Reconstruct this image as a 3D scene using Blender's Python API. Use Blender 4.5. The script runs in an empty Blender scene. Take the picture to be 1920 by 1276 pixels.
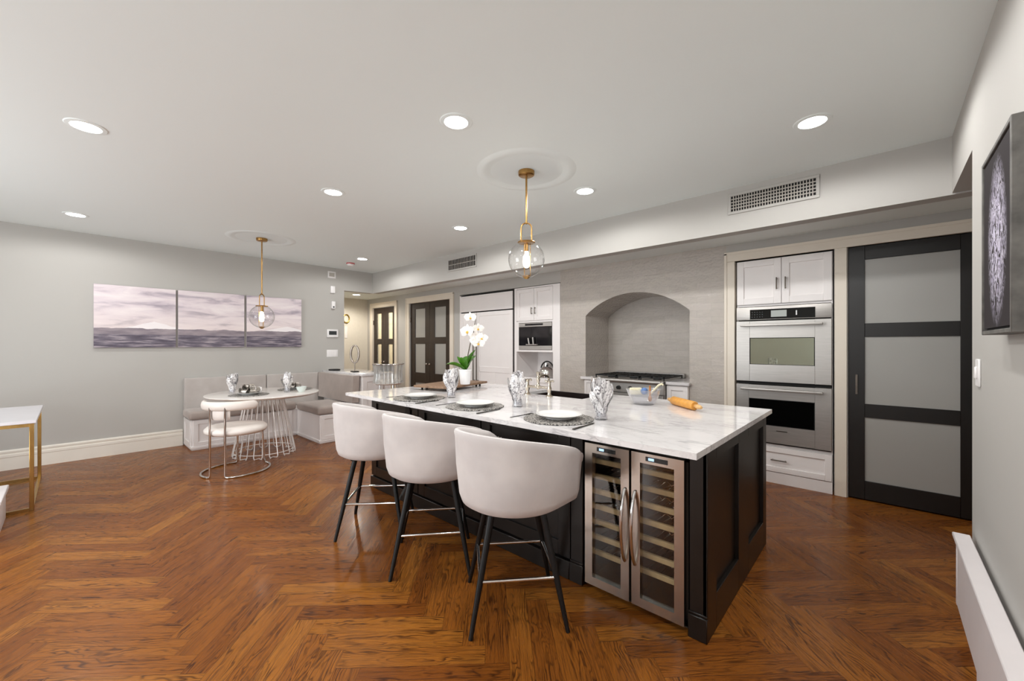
import bpy, bmesh, math, random
from mathutils import Vector, Matrix
random.seed(7)
PI = math.pi
S = bpy.context.scene
COL = S.collection

# ------------------------------------------------------------ camera, view, world
cam_data = bpy.data.cameras.new('camera'); cam = bpy.data.objects.new('camera', cam_data); COL.objects.link(cam)
cam.location = (0, 0, 1.35); cam.rotation_euler = (PI/2, 0, math.radians(42.5))
cam_data.sensor_fit = 'HORIZONTAL'; cam_data.sensor_width = 36; cam_data.lens = 757/1920*36
cam_data.shift_y = 8/1920; cam_data.clip_start = .03
S.camera = cam
S.view_settings.view_transform = 'Standard'; S.view_settings.look = 'None'
S.view_settings.exposure = 0.07; S.view_settings.gamma = 1
S.view_settings.use_curve_mapping = False
W = bpy.data.worlds.new('daylight'); S.world = W; W.use_nodes = True
bg = W.node_tree.nodes['Background']; bg.inputs[0].default_value = (.80, .90, 1, 1); bg.inputs[1].default_value = 1.0
S.cycles.max_bounces = 10; S.cycles.diffuse_bounces = 5; S.cycles.glossy_bounces = 5
S.cycles.transmission_bounces = 8; S.cycles.transparent_max_bounces = 24
S.cycles.sample_clamp_indirect = 4; S.cycles.caustics_reflective = False; S.cycles.caustics_refractive = False
S.cycles.use_denoising = True

def lamp(name, kind, loc, energy, color=(1, 1, 1), rot=(0, 0, 0), **kw):
    d = bpy.data.lights.new(name, kind); d.energy = energy; d.color = color
    for k, v in kw.items(): setattr(d, k, v)
    o = bpy.data.objects.new(name, d); COL.objects.link(o); o.location = loc; o.rotation_euler = rot
    return o
WARM = (.985, .985, .975)
DOWN = 34.0
# recessed downlights in the ceiling: where each one stands (the last three are out of the frame)
LIGHTS = [(-3.55, .06), (-6.03, .03), (-1.86, 1.54), (-3.50, 1.53), (-.304, 2.965), (-1.88, 2.98), (-3.51, 2.97), (-5.89, 3.02),
          (-1.86, .05), (-.30, 1.50), (-.30, .05)]
for x, y in LIGHTS:
    lamp('downlight_lamp', 'SPOT', (x, y, 2.655), DOWN, WARM, spot_size=math.radians(176), spot_blend=.28, shadow_soft_size=.045)
lamp('hall_lamp', 'SPOT', (-8.05, 4.0, 2.36), 48, (1, .93, .82), spot_size=math.radians(165), spot_blend=.5, shadow_soft_size=.05)
# fill light added to lift the ceiling, from two invented windows behind the camera
lamp('added_window_fill', 'AREA', (-4.0, -2.93, 1.36), 105, (.92, .97, 1), (PI/2+.25, 0, -.1), shape='RECTANGLE', size=2.1, size_y=2.1)
lamp('added_side_fill', 'AREA', (.27, -1.85, 1.36), 52, (.92, .97, 1), (PI/2+.6, 0, PI/2-.2), shape='RECTANGLE', size=1.7, size_y=2.1)

# ------------------------------------------------------------ materials
def lin(h):
    h = h.lstrip('#'); v = [int(h[i:i+2], 16)/255 for i in (0, 2, 4)]
    return tuple(x/12.92 if x <= .04045 else ((x+.055)/1.055)**2.4 for x in v) + (1,)
class NT:
    def __init__(s, name):
        s.m = bpy.data.materials.new(name); s.m.use_nodes = True; s.t = s.m.node_tree; s.n = s.t.nodes
        s.p = s.n['Principled BSDF']; s.out = s.n['Material Output']
    def add(s, typ, **kw):
        n = s.n.new(typ)
        for k, v in kw.items():
            if k.startswith('i_'):
                key = k[2:]; key = int(key) if key.isdigit() else key
                n.inputs[key].default_value = v
            else: setattr(n, k, v)
        return n
    def l(s, a, b): s.t.links.new(a, b)
    def ramp(s, fac, stops, interp='LINEAR'):
        r = s.add('ShaderNodeValToRGB'); r.color_ramp.interpolation = interp
        e = r.color_ramp.elements
        while len(e) < len(stops): e.new(.5)
        for k, (p, c) in enumerate(stops): e[k].position = p; e[k].color = c if len(c) == 4 else (*c, 1)
        s.l(fac, r.inputs[0]); return r.outputs[0]
    def math(s, op, a, b=None, c=None):
        n = s.add('ShaderNodeMath', operation=op)
        for k, v in enumerate((a, b, c)):
            if v is None: continue
            if isinstance(v, (int, float)): n.inputs[k].default_value = v
            else: s.l(v, n.inputs[k])
        return n.outputs[0]
    def mix(s, fac, a, b, mode='MIX'):
        n = s.add('ShaderNodeMix', data_type='RGBA', blend_type=mode)
        for i, v in ((0, fac), (6, a), (7, b)):
            if isinstance(v, (int, float)): n.inputs[i].default_value = v
            elif isinstance(v, tuple): n.inputs[i].default_value = v if len(v) == 4 else (*v, 1)
            else: s.l(v, n.inputs[i])
        return n.outputs[2]
    def pos(s, scale=(1, 1, 1), loc=(0, 0, 0), rot=(0, 0, 0), src='Position'):
        g = s.add('ShaderNodeNewGeometry') if src == 'Position' else s.add('ShaderNodeTexCoord')
        mp = s.add('ShaderNodeMapping'); mp.inputs[1].default_value = loc; mp.inputs[2].default_value = rot; mp.inputs[3].default_value = scale
        s.l(g.outputs[src], mp.inputs[0]); return mp.outputs[0]
    def noise(s, vec, scale, detail=4, rough=.5, dist=0, out=0):
        n = s.add('ShaderNodeTexNoise'); n.inputs['Scale'].default_value = scale; n.inputs['Detail'].default_value = detail
        n.inputs['Roughness'].default_value = rough; n.inputs['Distortion'].default_value = dist
        s.l(vec, n.inputs['Vector']); return n.outputs[out]
    def bump(s, h, strength=.2, dist=.01):
        b = s.add('ShaderNodeBump'); b.inputs['Strength'].default_value = strength; b.inputs['Distance'].default_value = dist
        s.l(h, b.inputs['Height']); s.l(b.outputs[0], s.p.inputs['Normal'])
def mat(name, color, rough=.5, metal=0, spec=.5, var=0, vscale=20, bump=0, bscale=200, coat=0, **kw):
    m = NT(name); c = lin(color) if isinstance(color, str) else (*color, 1)
    m.p.inputs['Base Color'].default_value = c; m.p.inputs['Roughness'].default_value = rough
    m.p.inputs['Metallic'].default_value = metal; m.p.inputs['Specular IOR Level'].default_value = spec
    m.p.inputs['Coat Weight'].default_value = coat
    v = None
    if var or bump: v = m.pos()
    if var:
        n = m.noise(v, vscale, 3)
        lo = tuple(x*(1-var) for x in c[:3]); hi = tuple(min(1, x*(1+var)) for x in c[:3])
        m.l(m.ramp(n, [(.3, lo), (.7, hi)]), m.p.inputs['Base Color'])
    if bump: m.bump(m.noise(v, bscale, 2), bump, .002)
    return m.m

MT = {}
MT['wall'] = mat('wall_paint_grey', '#b8b5b0', .75, spec=.3, bump=.05, bscale=300)
MT['ceiling'] = mat('ceiling_paint', '#eef5f4', .85, spec=.2, bump=.04, bscale=250)
MT['hall'] = mat('hall_paint', '#e0dace', .7, spec=.3, var=.02)
MT['trim'] = mat('trim_cream', '#e6dccd', .45, var=.015, vscale=6)
MT['base'] = mat('baseboard_white', '#ebe5da', .4, var=.015, vscale=6)
MT['white'] = mat('cabinet_white', '#f3eeec', .4, var=.012, vscale=5)
MT['radiator'] = mat('radiator_white', '#e9e2e2', .4, var=.02, vscale=8)
MT['black'] = mat('espresso_wood', '#17110d', .33, var=.25, vscale=12)
MT['blackdoor'] = mat('black_door_paint', '#15110f', .4, var=.1, vscale=12)
MT['brown'] = mat('dark_brown_door', '#2c2019', .4, var=.12, vscale=12)
MT['stoolleg'] = mat('black_metal', '#141414', .42, .3, var=.1)
MT['void'] = mat('dark_gap', '#0c0b0a', .8, var=.1)
MT['chrome'] = mat('chrome', '#e2e0de', .08, 1, var=.02)
MT['nickel'] = mat('nickel', '#d9cfbf', .12, 1, var=.03)
MT['handle'] = mat('pewter_handle', '#6d655d', .3, 1, var=.1)
MT['gold'] = mat('gold_metal', '#c09f62', .25, 1, var=.08)
MT['brass'] = mat('aged_brass', '#ad8650', .28, 1, var=.1, vscale=60)
MT['plate'] = mat('white_porcelain', '#f2f1ef', .15, var=.01, coat=.3)
MT['grate'] = mat('cast_iron', '#121211', .55, bump=.2, bscale=300)
MT['leather'] = mat('white_leather', '#efe6df', .42, var=.02, vscale=10, bump=.08, bscale=260)
MT['wirewhite'] = mat('white_wire', '#ece6e2', .35, .2, var=.03)
MT['tabletop'] = mat('white_table_top', '#f1ebe6', .18, var=.015, vscale=5, coat=.3)
MT['desk'] = mat('white_desk_top', '#dedbe0', .25, var=.02, vscale=5)
MT['potwhite'] = mat('white_pot', '#f3f3f3', .3, var=.01)
MT['leaf'] = mat('orchid_leaf', '#437a1b', .35, var=.35, vscale=40)
MT['stem'] = mat('orchid_stem', '#4b3d27', .5, var=.3, vscale=60)
MT['petal'] = mat('orchid_petal', '#f7f2ec', .5, var=.03, vscale=60)
MT['lip'] = mat('orchid_lip', '#dcb24b', .5, var=.2, vscale=80)
MT['plastic'] = mat('white_plastic', '#efeceb', .4, var=.02)
MT['screen'] = mat('dark_screen', '#3a3d3e', .2, var=.2, vscale=60)
MT['blackgloss'] = mat('black_gloss_glass', '#060606', .06, var=.2)
MT['red'] = mat('red_plastic', '#c4585c', .4, var=.05)
MT['sink'] = mat('dark_sink', '#1d1210', .3, var=.15)
MT['napkin'] = mat('silver_napkin', '#b9b2aa', .32, .65, var=.45, vscale=55)
MT['silver'] = mat('silver_ornament', '#a59b92', .3, .9, var=.3, vscale=40)
MT['cutlery'] = mat('dark_cutlery', '#4a4743', .25, .9, var=.2)
MT['wood_pin'] = mat('rolling_pin_wood', '#d99a45', .4, var=.12, vscale=30)
MT['wood_pin2'] = mat('rolling_pin_handle', '#dcae72', .45, var=.12, vscale=40)
MT['shelfwood'] = mat('wine_shelf_beech', '#dcc8a2', .5, var=.12, vscale=30)
MT['cooldark'] = mat('cooler_inside', '#2a2018', .6, var=.1)
MT['blue'] = mat('blue_ball', '#4f74ad', .3, var=.15)
MT['creambits'] = mat('cream_block', '#efe6c4', .5, var=.1, vscale=60)
MT['spoon'] = mat('spoon_wood', '#b4712f', .5, var=.15)
MT['framewood'] = mat('weathered_frame', '#5d5a56', .6, var=.35, vscale=18)
MT['canvasside'] = mat('canvas_edge', '#b9b1b2', .7, var=.05)
MT['teal'] = mat('pale_cup', '#dde6e2', .15, var=.03)
MT['louvre'] = mat('vent_metal', '#b9b3ab', .5, var=.04)
MT['goldorn'] = mat('gold_ornament', '#a88a3c', .35, .8, var=.25, vscale=50)

def emit(name, color, strength):
    m = NT(name); e = m.add('ShaderNodeEmission'); e.inputs[0].default_value = (*color, 1); e.inputs[1].default_value = strength
    m.l(e.outputs[0], m.out.inputs[0]); return m.m
MT['lamp'] = emit('downlight_lens', (1, .97, .92), 25)
MT['bulb'] = emit('bulb_glow', (1, .93, .8), 22)
MT['led'] = emit('blue_led', (.45, .7, 1), 1.5)
MT['lcd'] = emit('oven_display', (.75, .78, .72), .55)

def glassmat(name, tint=(1, 1, 1), refl=1.0, rough=.02, ior=1.45, haze=0):
    m = NT(name); tr = m.add('ShaderNodeBsdfTransparent'); tr.inputs[0].default_value = (*tint, 1)
    gl = m.add('ShaderNodeBsdfGlossy'); gl.inputs['Roughness'].default_value = rough
    fr = m.add('ShaderNodeLayerWeight'); fr.inputs[0].default_value = .5
    f = m.math('MULTIPLY', m.math('ADD', m.math('MULTIPLY', m.math('POWER', fr.outputs['Facing'], 3), .95), .05), refl)
    mx = m.add('ShaderNodeMixShader'); m.l(f, mx.inputs[0]); m.l(tr.outputs[0], mx.inputs[1]); m.l(gl.outputs[0], mx.inputs[2])
    o = mx.outputs[0]
    if haze:
        df = m.add('ShaderNodeBsdfDiffuse'); df.inputs[0].default_value = (.85, .85, .85, 1)
        m2 = m.add('ShaderNodeMixShader'); m2.inputs[0].default_value = haze; m.l(o, m2.inputs[1]); m.l(df.outputs[0], m2.inputs[2]); o = m2.outputs[0]
    m.n.remove(m.p); m.l(o, m.out.inputs[0]); return m.m
MT['glass'] = glassmat('clear_glass', (.97, .97, .97), 1.0)
MT['acrylic'] = glassmat('clear_acrylic', (.88, .87, .84), 2.0, .05, haze=.22)
MT['crystal'] = glassmat('crystal_glass', (.93, .93, .95), 1.2, .05, haze=.12)
MT['coolglass'] = glassmat('cooler_glass', (.9, .88, .84), 1.3, .01)
MT['ovenglass'] = mat('oven_glass', '#aaae9c', .03, .85, var=.02)
MT['frost'] = mat('frosted_glass', '#a3a19c', .35, spec=.6, var=.02, vscale=2)
MT['frostlight'] = glassmat('clear_door_glass', (.9, .88, .8), 1.0, .05, haze=.2)

def m_steel():
    m = NT('brushed_steel'); v = m.pos((3, 3, 260))
    n = m.noise(v, 2.5, 3)
    m.l(m.ramp(n, [(.3, lin('#aeaaa5')), (.7, lin('#bfbab6'))]), m.p.inputs['Base Color'])
    m.p.inputs['Metallic'].default_value = .72; m.p.inputs['Roughness'].default_value = .4
    m.p.inputs['Anisotropic'].default_value = .4
    return m.m
MT['steel'] = m_steel()
MT['coolersteel'] = mat('polished_cooler_steel', '#cfc7be', .24, 1, var=.03, vscale=30)
def m_marble():
    m = NT('white_marble'); v = m.pos((1.0, 2.6, 2.0), rot=(0, 0, .12))
    w = m.noise(v, 1.8, 6, .6, 1.4)
    ridge = m.math('ABSOLUTE', m.math('SUBTRACT', w, .5))
    vein = m.ramp(ridge, [(0, (1, 1, 1)), (.008, (.7, .7, .7)), (.028, (0, 0, 0))])
    msk = m.ramp(m.noise(m.pos((1.3, 2, 2)), 2.2, 3), [(.42, (0, 0, 0)), (.66, (1, 1, 1))])
    w2 = m.noise(m.pos((2.0, 7, 4), rot=(0, 0, -.1)), 5, 6, .65, .8)
    fine = m.ramp(m.math('ABSOLUTE', m.math('SUBTRACT', w2, .5)), [(0, (1, 1, 1)), (.03, (.4, .4, .4)), (.08, (0, 0, 0))])
    cloud = m.ramp(m.noise(m.pos((.9, 1.8, 1)), 2, 4), [(.3, lin('#efeceb')), (.7, lin('#e3dfe0'))])
    a = m.math('MULTIPLY', vein, msk); a = m.math('MULTIPLY', a, .62)
    b = m.math('MULTIPLY', m.math('MULTIPLY', fine, .5), m.ramp(m.noise(m.pos((1.1, 3, 2)), 3, 2), [(.45, (0, 0, 0)), (.65, (1, 1, 1))]))
    c1 = m.mix(b, cloud, lin('#a7a1a2')); c2 = m.mix(a, c1, lin('#7d7a80'))
    m.l(c2, m.p.inputs['Base Color']); m.p.inputs['Roughness'].default_value = .12; m.p.inputs['Coat Weight'].default_value = .3
    return m.m
MT['marble'] = m_marble()
def m_fabric(name, c1, c2, rough=.9, scale=500, sheen=.3, cloud=1.5):
    m = NT(name); v = m.pos()
    f = m.noise(v, scale, 2); k = m.noise(v, cloud*4, 4)
    m.l(m.mix(m.ramp(k, [(.35, (0, 0, 0)), (.65, (1, 1, 1))]), lin(c1), lin(c2)), m.p.inputs['Base Color'])
    m.p.inputs['Roughness'].default_value = rough; m.p.inputs['Sheen Weight'].default_value = sheen
    m.bump(f, .12, .002); return m.m
MT['velvet'] = m_fabric('stool_velvet', '#d9d2cf', '#cdc6c4', .85)
MT['bench'] = m_fabric('bench_linen', '#b3a69e', '#a89b94', .8, 350)
MT['benchback'] = m_fabric('bench_back_linen', '#bdb6b1', '#b4aca7', .8, 350)
MT['mat_silver'] = None
def m_placemat():
    m = NT('silver_placemat'); v = m.pos()
    vo = m.add('ShaderNodeTexVoronoi', feature='DISTANCE_TO_EDGE'); vo.inputs['Scale'].default_value = 58; m.l(v, vo.inputs['Vector'])
    h = m.ramp(vo.outputs[0], [(.06, (1, 1, 1)), (.2, (0, 0, 0))])
    m.l(m.mix(h, lin('#322f2d'), lin('#bdb8b2')), m.p.inputs['Base Color'])
    m.p.inputs['Metallic'].default_value = .35; m.p.inputs['Roughness'].default_value = .4
    m.bump(h, .8, .004); return m.m
MT['mat_silver'] = m_placemat()
def m_tile():
    m = NT('greige_glazed_tile'); v = m.pos(rot=(PI/2, 0, 0), scale=(1, 1, 1))
    br = m.add('ShaderNodeTexBrick'); br.offset = .5
    for k, val in (('Scale', 1), ('Mortar Size', .0018), ('Mortar Smooth', .3), ('Brick Width', .30), ('Row Height', .075), ('Bias', 0)): br.inputs[k].default_value = val
    br.inputs['Color1'].default_value = lin('#bcb4ad'); br.inputs['Color2'].default_value = lin('#b5ada5'); br.inputs['Mortar'].default_value = lin('#aba39c')
    m.l(v, br.inputs['Vector'])
    pn = m.noise(m.pos((2, 2, 7)), 4, 4)
    m.l(m.mix(m.ramp(pn, [(.4, (0, 0, 0)), (.7, (.5, .5, .5))]), br.outputs[0], lin('#c4bdb2')), m.p.inputs['Base Color'])
    m.p.inputs['Roughness'].default_value = .45; m.p.inputs['Specular IOR Level'].default_value = .2
    m.bump(m.math('ADD', m.math('MULTIPLY', m.noise(m.pos((1, 1, 2)), 18, 2), .3), m.math('MULTIPLY', br.outputs['Fac'], -.3)), .12, .004)
    # the glaze: a glossy, uneven coat
    m.p.inputs['Coat Weight'].default_value = 1; m.p.inputs['Coat Roughness'].default_value = .03; m.p.inputs['Coat IOR'].default_value = 1.55
    b = m.add('ShaderNodeBump'); b.inputs['Strength'].default_value = 1; b.inputs['Distance'].default_value = .026
    m.l(m.noise(m.pos((1, 1, 1.2)), 36, 1, .4), b.inputs['Height']); m.l(b.outputs[0], m.p.inputs['Coat Normal'])
    return m.m
MT['tile'] = m_tile()
def m_floor():
    m = NT('herringbone_oak'); uv = m.add('ShaderNodeUVMap', uv_map='board'); at = m.add('ShaderNodeAttribute', attribute_name='tone')
    sx = m.add('ShaderNodeSeparateXYZ'); m.l(uv.outputs[0], sx.inputs[0]); u, v = sx.outputs[0], sx.outputs[1]
    sc = m.add('ShaderNodeSeparateColor'); m.l(at.outputs['Color'], sc.inputs[0]); r1, r2 = sc.outputs[0], sc.outputs[1]
    def vec(a, b):
        c = m.add('ShaderNodeCombineXYZ')
        m.l(m.math('ADD', m.math('MULTIPLY', u, a), m.math('MULTIPLY', r1, 41)), c.inputs[0])
        m.l(m.math('ADD', m.math('MULTIPLY', v, b), m.math('MULTIPLY', r2, 77)), c.inputs[1])
        m.l(m.math('MULTIPLY', r1, 19), c.inputs[2]); return c.outputs[0]
    broad = m.noise(vec(1.3, 7), 2.0, 3, .5, .4)
    ring = m.math('FRACT', m.math('ADD', m.math('MULTIPLY', v, 48), m.math('ADD', m.math('MULTIPLY', broad, 11), m.math('MULTIPLY', r2, 9))))
    rings = m.ramp(ring, [(0, (.1, .1, .1)), (.45, (.0, .0, .0)), (.80, (1, 1, 1)), (.92, (.7, .7, .7)), (1, (.1, .1, .1))])
    rmask = m.ramp(m.noise(vec(2.2, 14), 1.7, 2), [(.36, (.12, .12, .12)), (.62, (1, 1, 1))])
    rings = m.math('MULTIPLY', rings, rmask)
    fine = m.noise(vec(3.2, 150), 1.5, 3, .6, .2)
    finer = m.ramp(fine, [(.50, (0, 0, 0)), (.66, (1, 1, 1))])
    base = m.ramp(m.math('ADD', m.math('ADD', m.math('MULTIPLY', r1, .62), .08), m.math('MULTIPLY', broad, .3)),
                  [(.05, lin('#743e14')), (.35, lin('#854c1b')), (.65, lin('#945820')), (.95, lin('#a86b29'))])
    c = m.mix(m.math('MULTIPLY', rings, .88), base, lin('#35190a'))
    c = m.mix(m.math('MULTIPLY', finer, .52), c, lin('#3a1c0b'))
    # seams between boards
    L, w = .624, .104
    du = m.math('MINIMUM', u, m.math('SUBTRACT', L, u)); dv = m.math('MINIMUM', v, m.math('SUBTRACT', w, v))
    seam = m.math('LESS_THAN', m.math('MINIMUM', du, dv), .0011)
    c = m.mix(m.math('MULTIPLY', seam, .55), c, lin('#2a150a'))
    m.l(c, m.p.inputs['Base Color'])
    m.l(m.ramp(finer, [(0, (.27, .27, .27)), (1, (.4, .4, .4))]), m.p.inputs['Roughness'])
    m.p.inputs['Specular IOR Level'].default_value = .18; m.p.inputs['Coat Weight'].default_value = .06; m.p.inputs['Coat Roughness'].default_value = .12
    m.bump(m.math('SUBTRACT', m.math('MULTIPLY', finer, -.25), m.math('MULTIPLY', seam, 1)), .25, .001); return m.m
MT['floor'] = m_floor()
def m_sea():
    m = NT('seascape_print'); g = m.add('ShaderNodeNewGeometry'); sx = m.add('ShaderNodeSeparateXYZ'); m.l(g.outputs['Position'], sx.inputs[0])
    y, z = sx.outputs[1], sx.outputs[2]; h = m.math('DIVIDE', m.math('SUBTRACT', z, 1.315), .765)     # 0..1 up the canvas
    ridge = m.math('ADD', .315, m.math('MULTIPLY', m.math('SUBTRACT', m.noise(m.pos((0, 3.2, 0)), 1, 5, .5), .5), .10))
    clouds = m.noise(m.pos((0, 1.0, 5.5), loc=(0, .4, 0)), 1.9, 6, .55, .5)
    sky = m.ramp(clouds, [(.27, lin('#8d8492')), (.38, lin('#bcb0b9')), (.48, lin('#ddd0d5')), (.64, lin('#ebe1e2'))])
    warm = m.ramp(h, [(.30, (1, 1, 1)), (.72, (0, 0, 0))])
    sky = m.mix(m.math('MULTIPLY', warm, .55), sky, lin('#eadbd6'))
    # the snow peak
    py = m.math('ABSOLUTE', m.math('SUBTRACT', y, .72)); peak = m.math('SUBTRACT', .42, m.math('MULTIPLY', py, .42))
    peak = m.math('ADD', peak, m.math('MULTIPLY', m.noise(m.pos((0, 14, 10)), 1, 3), .03))
    py2 = m.math('ABSOLUTE', m.math('SUBTRACT', y, 2.30)); peak2 = m.math('SUBTRACT', .42, m.math('MULTIPLY', py2, .3))
    pk = m.math('LESS_THAN', h, m.math('MAXIMUM', peak, peak2))
    col = m.mix(m.math('MULTIPLY', pk, .75), sky, lin('#f6f1f2'))
    land = m.math('LESS_THAN', h, ridge)
    lc = m.ramp(m.noise(m.pos((0, 2, 9)), 2, 4), [(.35, lin('#7d737c')), (.65, lin('#a1959a'))])
    col = m.mix(land, col, lc)
    sea = m.math('LESS_THAN', h, .215)
    wv = m.noise(m.pos((0, 1.6, 17)), 2.6, 5, .6)
    sc = m.ramp(wv, [(.36, lin('#4d4653')), (.5, lin('#6b6370')), (.62, lin('#9a9097')), (.75, lin('#c0b5b8'))])
    col = m.mix(sea, col, sc)
    m.l(col, m.p.inputs['Base Color']); m.p.inputs['Roughness'].default_value = .6; return m.m
MT['sea'] = m_sea()
def m_splash():
    m = NT('dark_splatter_painting'); g = m.add('ShaderNodeNewGeometry'); sx = m.add('ShaderNodeSeparateXYZ'); m.l(g.outputs['Position'], sx.inputs[0])
    a = m.math('DIVIDE', m.math('SUBTRACT', sx.outputs[1], 2.01), .15); b = m.math('DIVIDE', m.math('SUBTRACT', sx.outputs[2], 1.685), .28)
    rr = m.math('ADD', m.math('POWER', m.math('ABSOLUTE', a), 2), m.math('POWER', m.math('ABSOLUTE', b), 2))
    inside = m.ramp(rr, [(.15, (1, 1, 1)), (1.0, (0, 0, 0))])
    n = m.noise(m.pos((0, 17, 9)), 2.2, 4, .6, 1.5)
    st = m.ramp(m.math('ABSOLUTE', m.math('SUBTRACT', n, .5)), [(0, (1, 1, 1)), (.04, (.7, .7, .7)), (.09, (0, 0, 0))])
    f = m.math('MULTIPLY', st, inside)
    k = m.mix(m.noise(m.pos((0, 9, 9)), 2, 2), lin('#f4f0fb'), lin('#b3a8c6'))
    m.l(m.mix(f, lin('#3b3738'), k), m.p.inputs['Base Color']); m.p.inputs['Specular IOR Level'].default_value = .05; m.p.inputs['Roughness'].default_value = .8; return m.m
MT['splash'] = m_splash()
def m_zebra():
    m = NT('silver_streaked_crystal'); n = m.noise(m.pos((40, 40, 22)), 1.6, 4, .6, 1.5)
    m.l(m.ramp(n, [(.38, lin('#5e5a5f')), (.45, lin('#cfcbcd')), (.52, lin('#f5f2f1')), (.68, lin('#efecec')), (.8, lin('#8e898d'))]), m.p.inputs['Base Color'])
    m.p.inputs['Roughness'].default_value = .12; m.p.inputs['Metallic'].default_value = .1; m.p.inputs['Coat Weight'].default_value = .4
    return m.m
MT['zebra'] = m_zebra()
def m_tray():
    m = NT('tray_wood'); n = m.noise(m.pos((18, 60, 20), rot=(0, 0, .3)), 1.2, 5)
    m.l(m.ramp(n, [(.3, lin('#6b4f3a')), (.7, lin('#94755a'))]), m.p.inputs['Base Color']); m.p.inputs['Roughness'].default_value = .5; return m.m
MT['tray'] = m_tray()

# ------------------------------------------------------------ mesh helpers
ORG = {}
class MB:
    def __init__(s): s.bm = bmesh.new()
    def box(s, x0, x1, y0, y1, z0, z1, bev=0, seg=2):
        t = bmesh.new(); bmesh.ops.create_cube(t, size=1)
        for v in t.verts:
            v.co = Vector(((x0+x1)/2+v.co.x*(x1-x0), (y0+y1)/2+v.co.y*(y1-y0), (z0+z1)/2+v.co.z*(z1-z0)))
        if bev: bmesh.ops.bevel(t, geom=list(t.edges), offset=bev, segments=seg, profile=.5, affect='EDGES')
        s.merge(t); return s
    def merge(s, t, mtx=None):
        mp = {}
        for v in t.verts: mp[v] = s.bm.verts.new(mtx @ v.co if mtx else v.co)
        for f in t.faces:
            try: s.bm.faces.new([mp[v] for v in f.verts])
            except ValueError: pass
        t.free(); return s
    def obox(s, c, size, rot, bev=0):        # oriented box, rot = matrix 3x3
        t = MB().box(-size[0]/2, size[0]/2, -size[1]/2, size[1]/2, -size[2]/2, size[2]/2, bev)
        return s.merge(t.bm, Matrix.Translation(Vector(c)) @ rot.to_4x4())
    def tube(s, pts, r, n=8, closed=False, caps=True):
        P = [Vector(p) for p in pts]; N = len(P); rr = r if isinstance(r, (list, tuple)) else [r]*N
        up = None; rings = []
        for i, p in enumerate(P):
            a = P[(i-1) % N] if (i > 0 or closed) else P[i]; b = P[(i+1) % N] if (i < N-1 or closed) else P[i]
            d = (b-a).normalized()
            if up is None: up = Vector((0, 0, 1)) if abs(d.z) < .9 else Vector((1, 0, 0))
            u = (up - d*up.dot(d)).normalized(); w = d.cross(u); up = u
            rings.append([s.bm.verts.new(p + (u*math.cos(2*PI*k/n)+w*math.sin(2*PI*k/n))*rr[i]) for k in range(n)])
        for i in range(N if closed else N-1):
            A, B = rings[i], rings[(i+1) % N]
            for k in range(n): s.bm.faces.new((A[k], A[(k+1) % n], B[(k+1) % n], B[k]))
        if caps and not closed: s.bm.faces.new(rings[0][::-1]); s.bm.faces.new(rings[-1])
        return s
    def cyl(s, p0, p1, r0, r1=None, n=20): return s.tube([p0, p1], [r0, r0 if r1 is None else r1], n)
    def lathe(s, prof, c=(0, 0, 0), n=32, mod=None):
        rings = []
        for r, z in prof:
            if r < 1e-5: rings.append([s.bm.verts.new((c[0], c[1], c[2]+z))]); continue
            rg = []
            for k in range(n):
                a = 2*PI*k/n; q = mod(a, r, z) if mod else r
                rg.append(s.bm.verts.new((c[0]+q*math.cos(a), c[1]+q*math.sin(a), c[2]+z)))
            rings.append(rg)
        for A, B in zip(rings, rings[1:]):
            for k in range(n):
                j = (k+1) % n
                if len(A) == 1 and len(B) == 1: break
                if len(A) == 1: s.bm.faces.new((A[0], B[k], B[j]))
                elif len(B) == 1: s.bm.faces.new((A[k], A[j], B[0]))
                else: s.bm.faces.new((A[k], A[j], B[j], B[k]))
        return s
    def grid(s, fn, nu, nv, cu=False, cv=False):
        g = [[s.bm.verts.new(fn(i, j)) for j in range(nv)] for i in range(nu)]
        for i in range(nu if cu else nu-1):
            for j in range(nv if cv else nv-1):
                a, b, c, d = g[i][j], g[(i+1) % nu][j], g[(i+1) % nu][(j+1) % nv], g[i][(j+1) % nv]
                s.bm.faces.new((a, b, c, d))
        return g
    def prism(s, poly, fa, fb):               # poly of 2D points; fa/fb map a 2D point to 3D front and back
        A = [s.bm.verts.new(fa(*p)) for p in poly]; B = [s.bm.verts.new(fb(*p)) for p in poly]
        s.bm.faces.new(A); s.bm.faces.new(B[::-1]); n = len(poly)
        for k in range(n): s.bm.faces.new((A[k], B[k], B[(k+1) % n], A[(k+1) % n]))
        return s
    def sphere(s, c, r, u=20, v=12):
        sc = r if isinstance(r, (tuple, list)) else (r, r, r)
        t = bmesh.new(); bmesh.ops.create_uvsphere(t, u_segments=u, v_segments=v, radius=1)
        for q in t.verts: q.co = Vector((c[0]+q.co.x*sc[0], c[1]+q.co.y*sc[1], c[2]+q.co.z*sc[2]))
        return s.merge(t)
    def build(s, name, m, parent=None, org=None, ang=38, recalc=True):
        o0 = Vector(org) if org else (ORG[parent.name] if parent else Vector((0, 0, 0)))
        if recalc: bmesh.ops.recalc_face_normals(s.bm, faces=list(s.bm.faces))
        for v in s.bm.verts: v.co -= o0
        lim = math.radians(ang)
        for f in s.bm.faces: f.smooth = True
        for e in s.bm.edges:
            if len(e.link_faces) == 2:
                if e.calc_face_angle(0) > lim: e.smooth = False
            else: e.smooth = False
        me = bpy.data.meshes.new(name); s.bm.to_mesh(me); s.bm.free()
        me.materials.append(MT[m] if isinstance(m, str) else m)
        o = bpy.data.objects.new(name, me); COL.objects.link(o)
        if parent: o.parent = parent
        o.location = o0 - (ORG[parent.name] if parent else Vector((0, 0, 0)))
        ORG[o.name] = o0.copy(); return o
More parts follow.
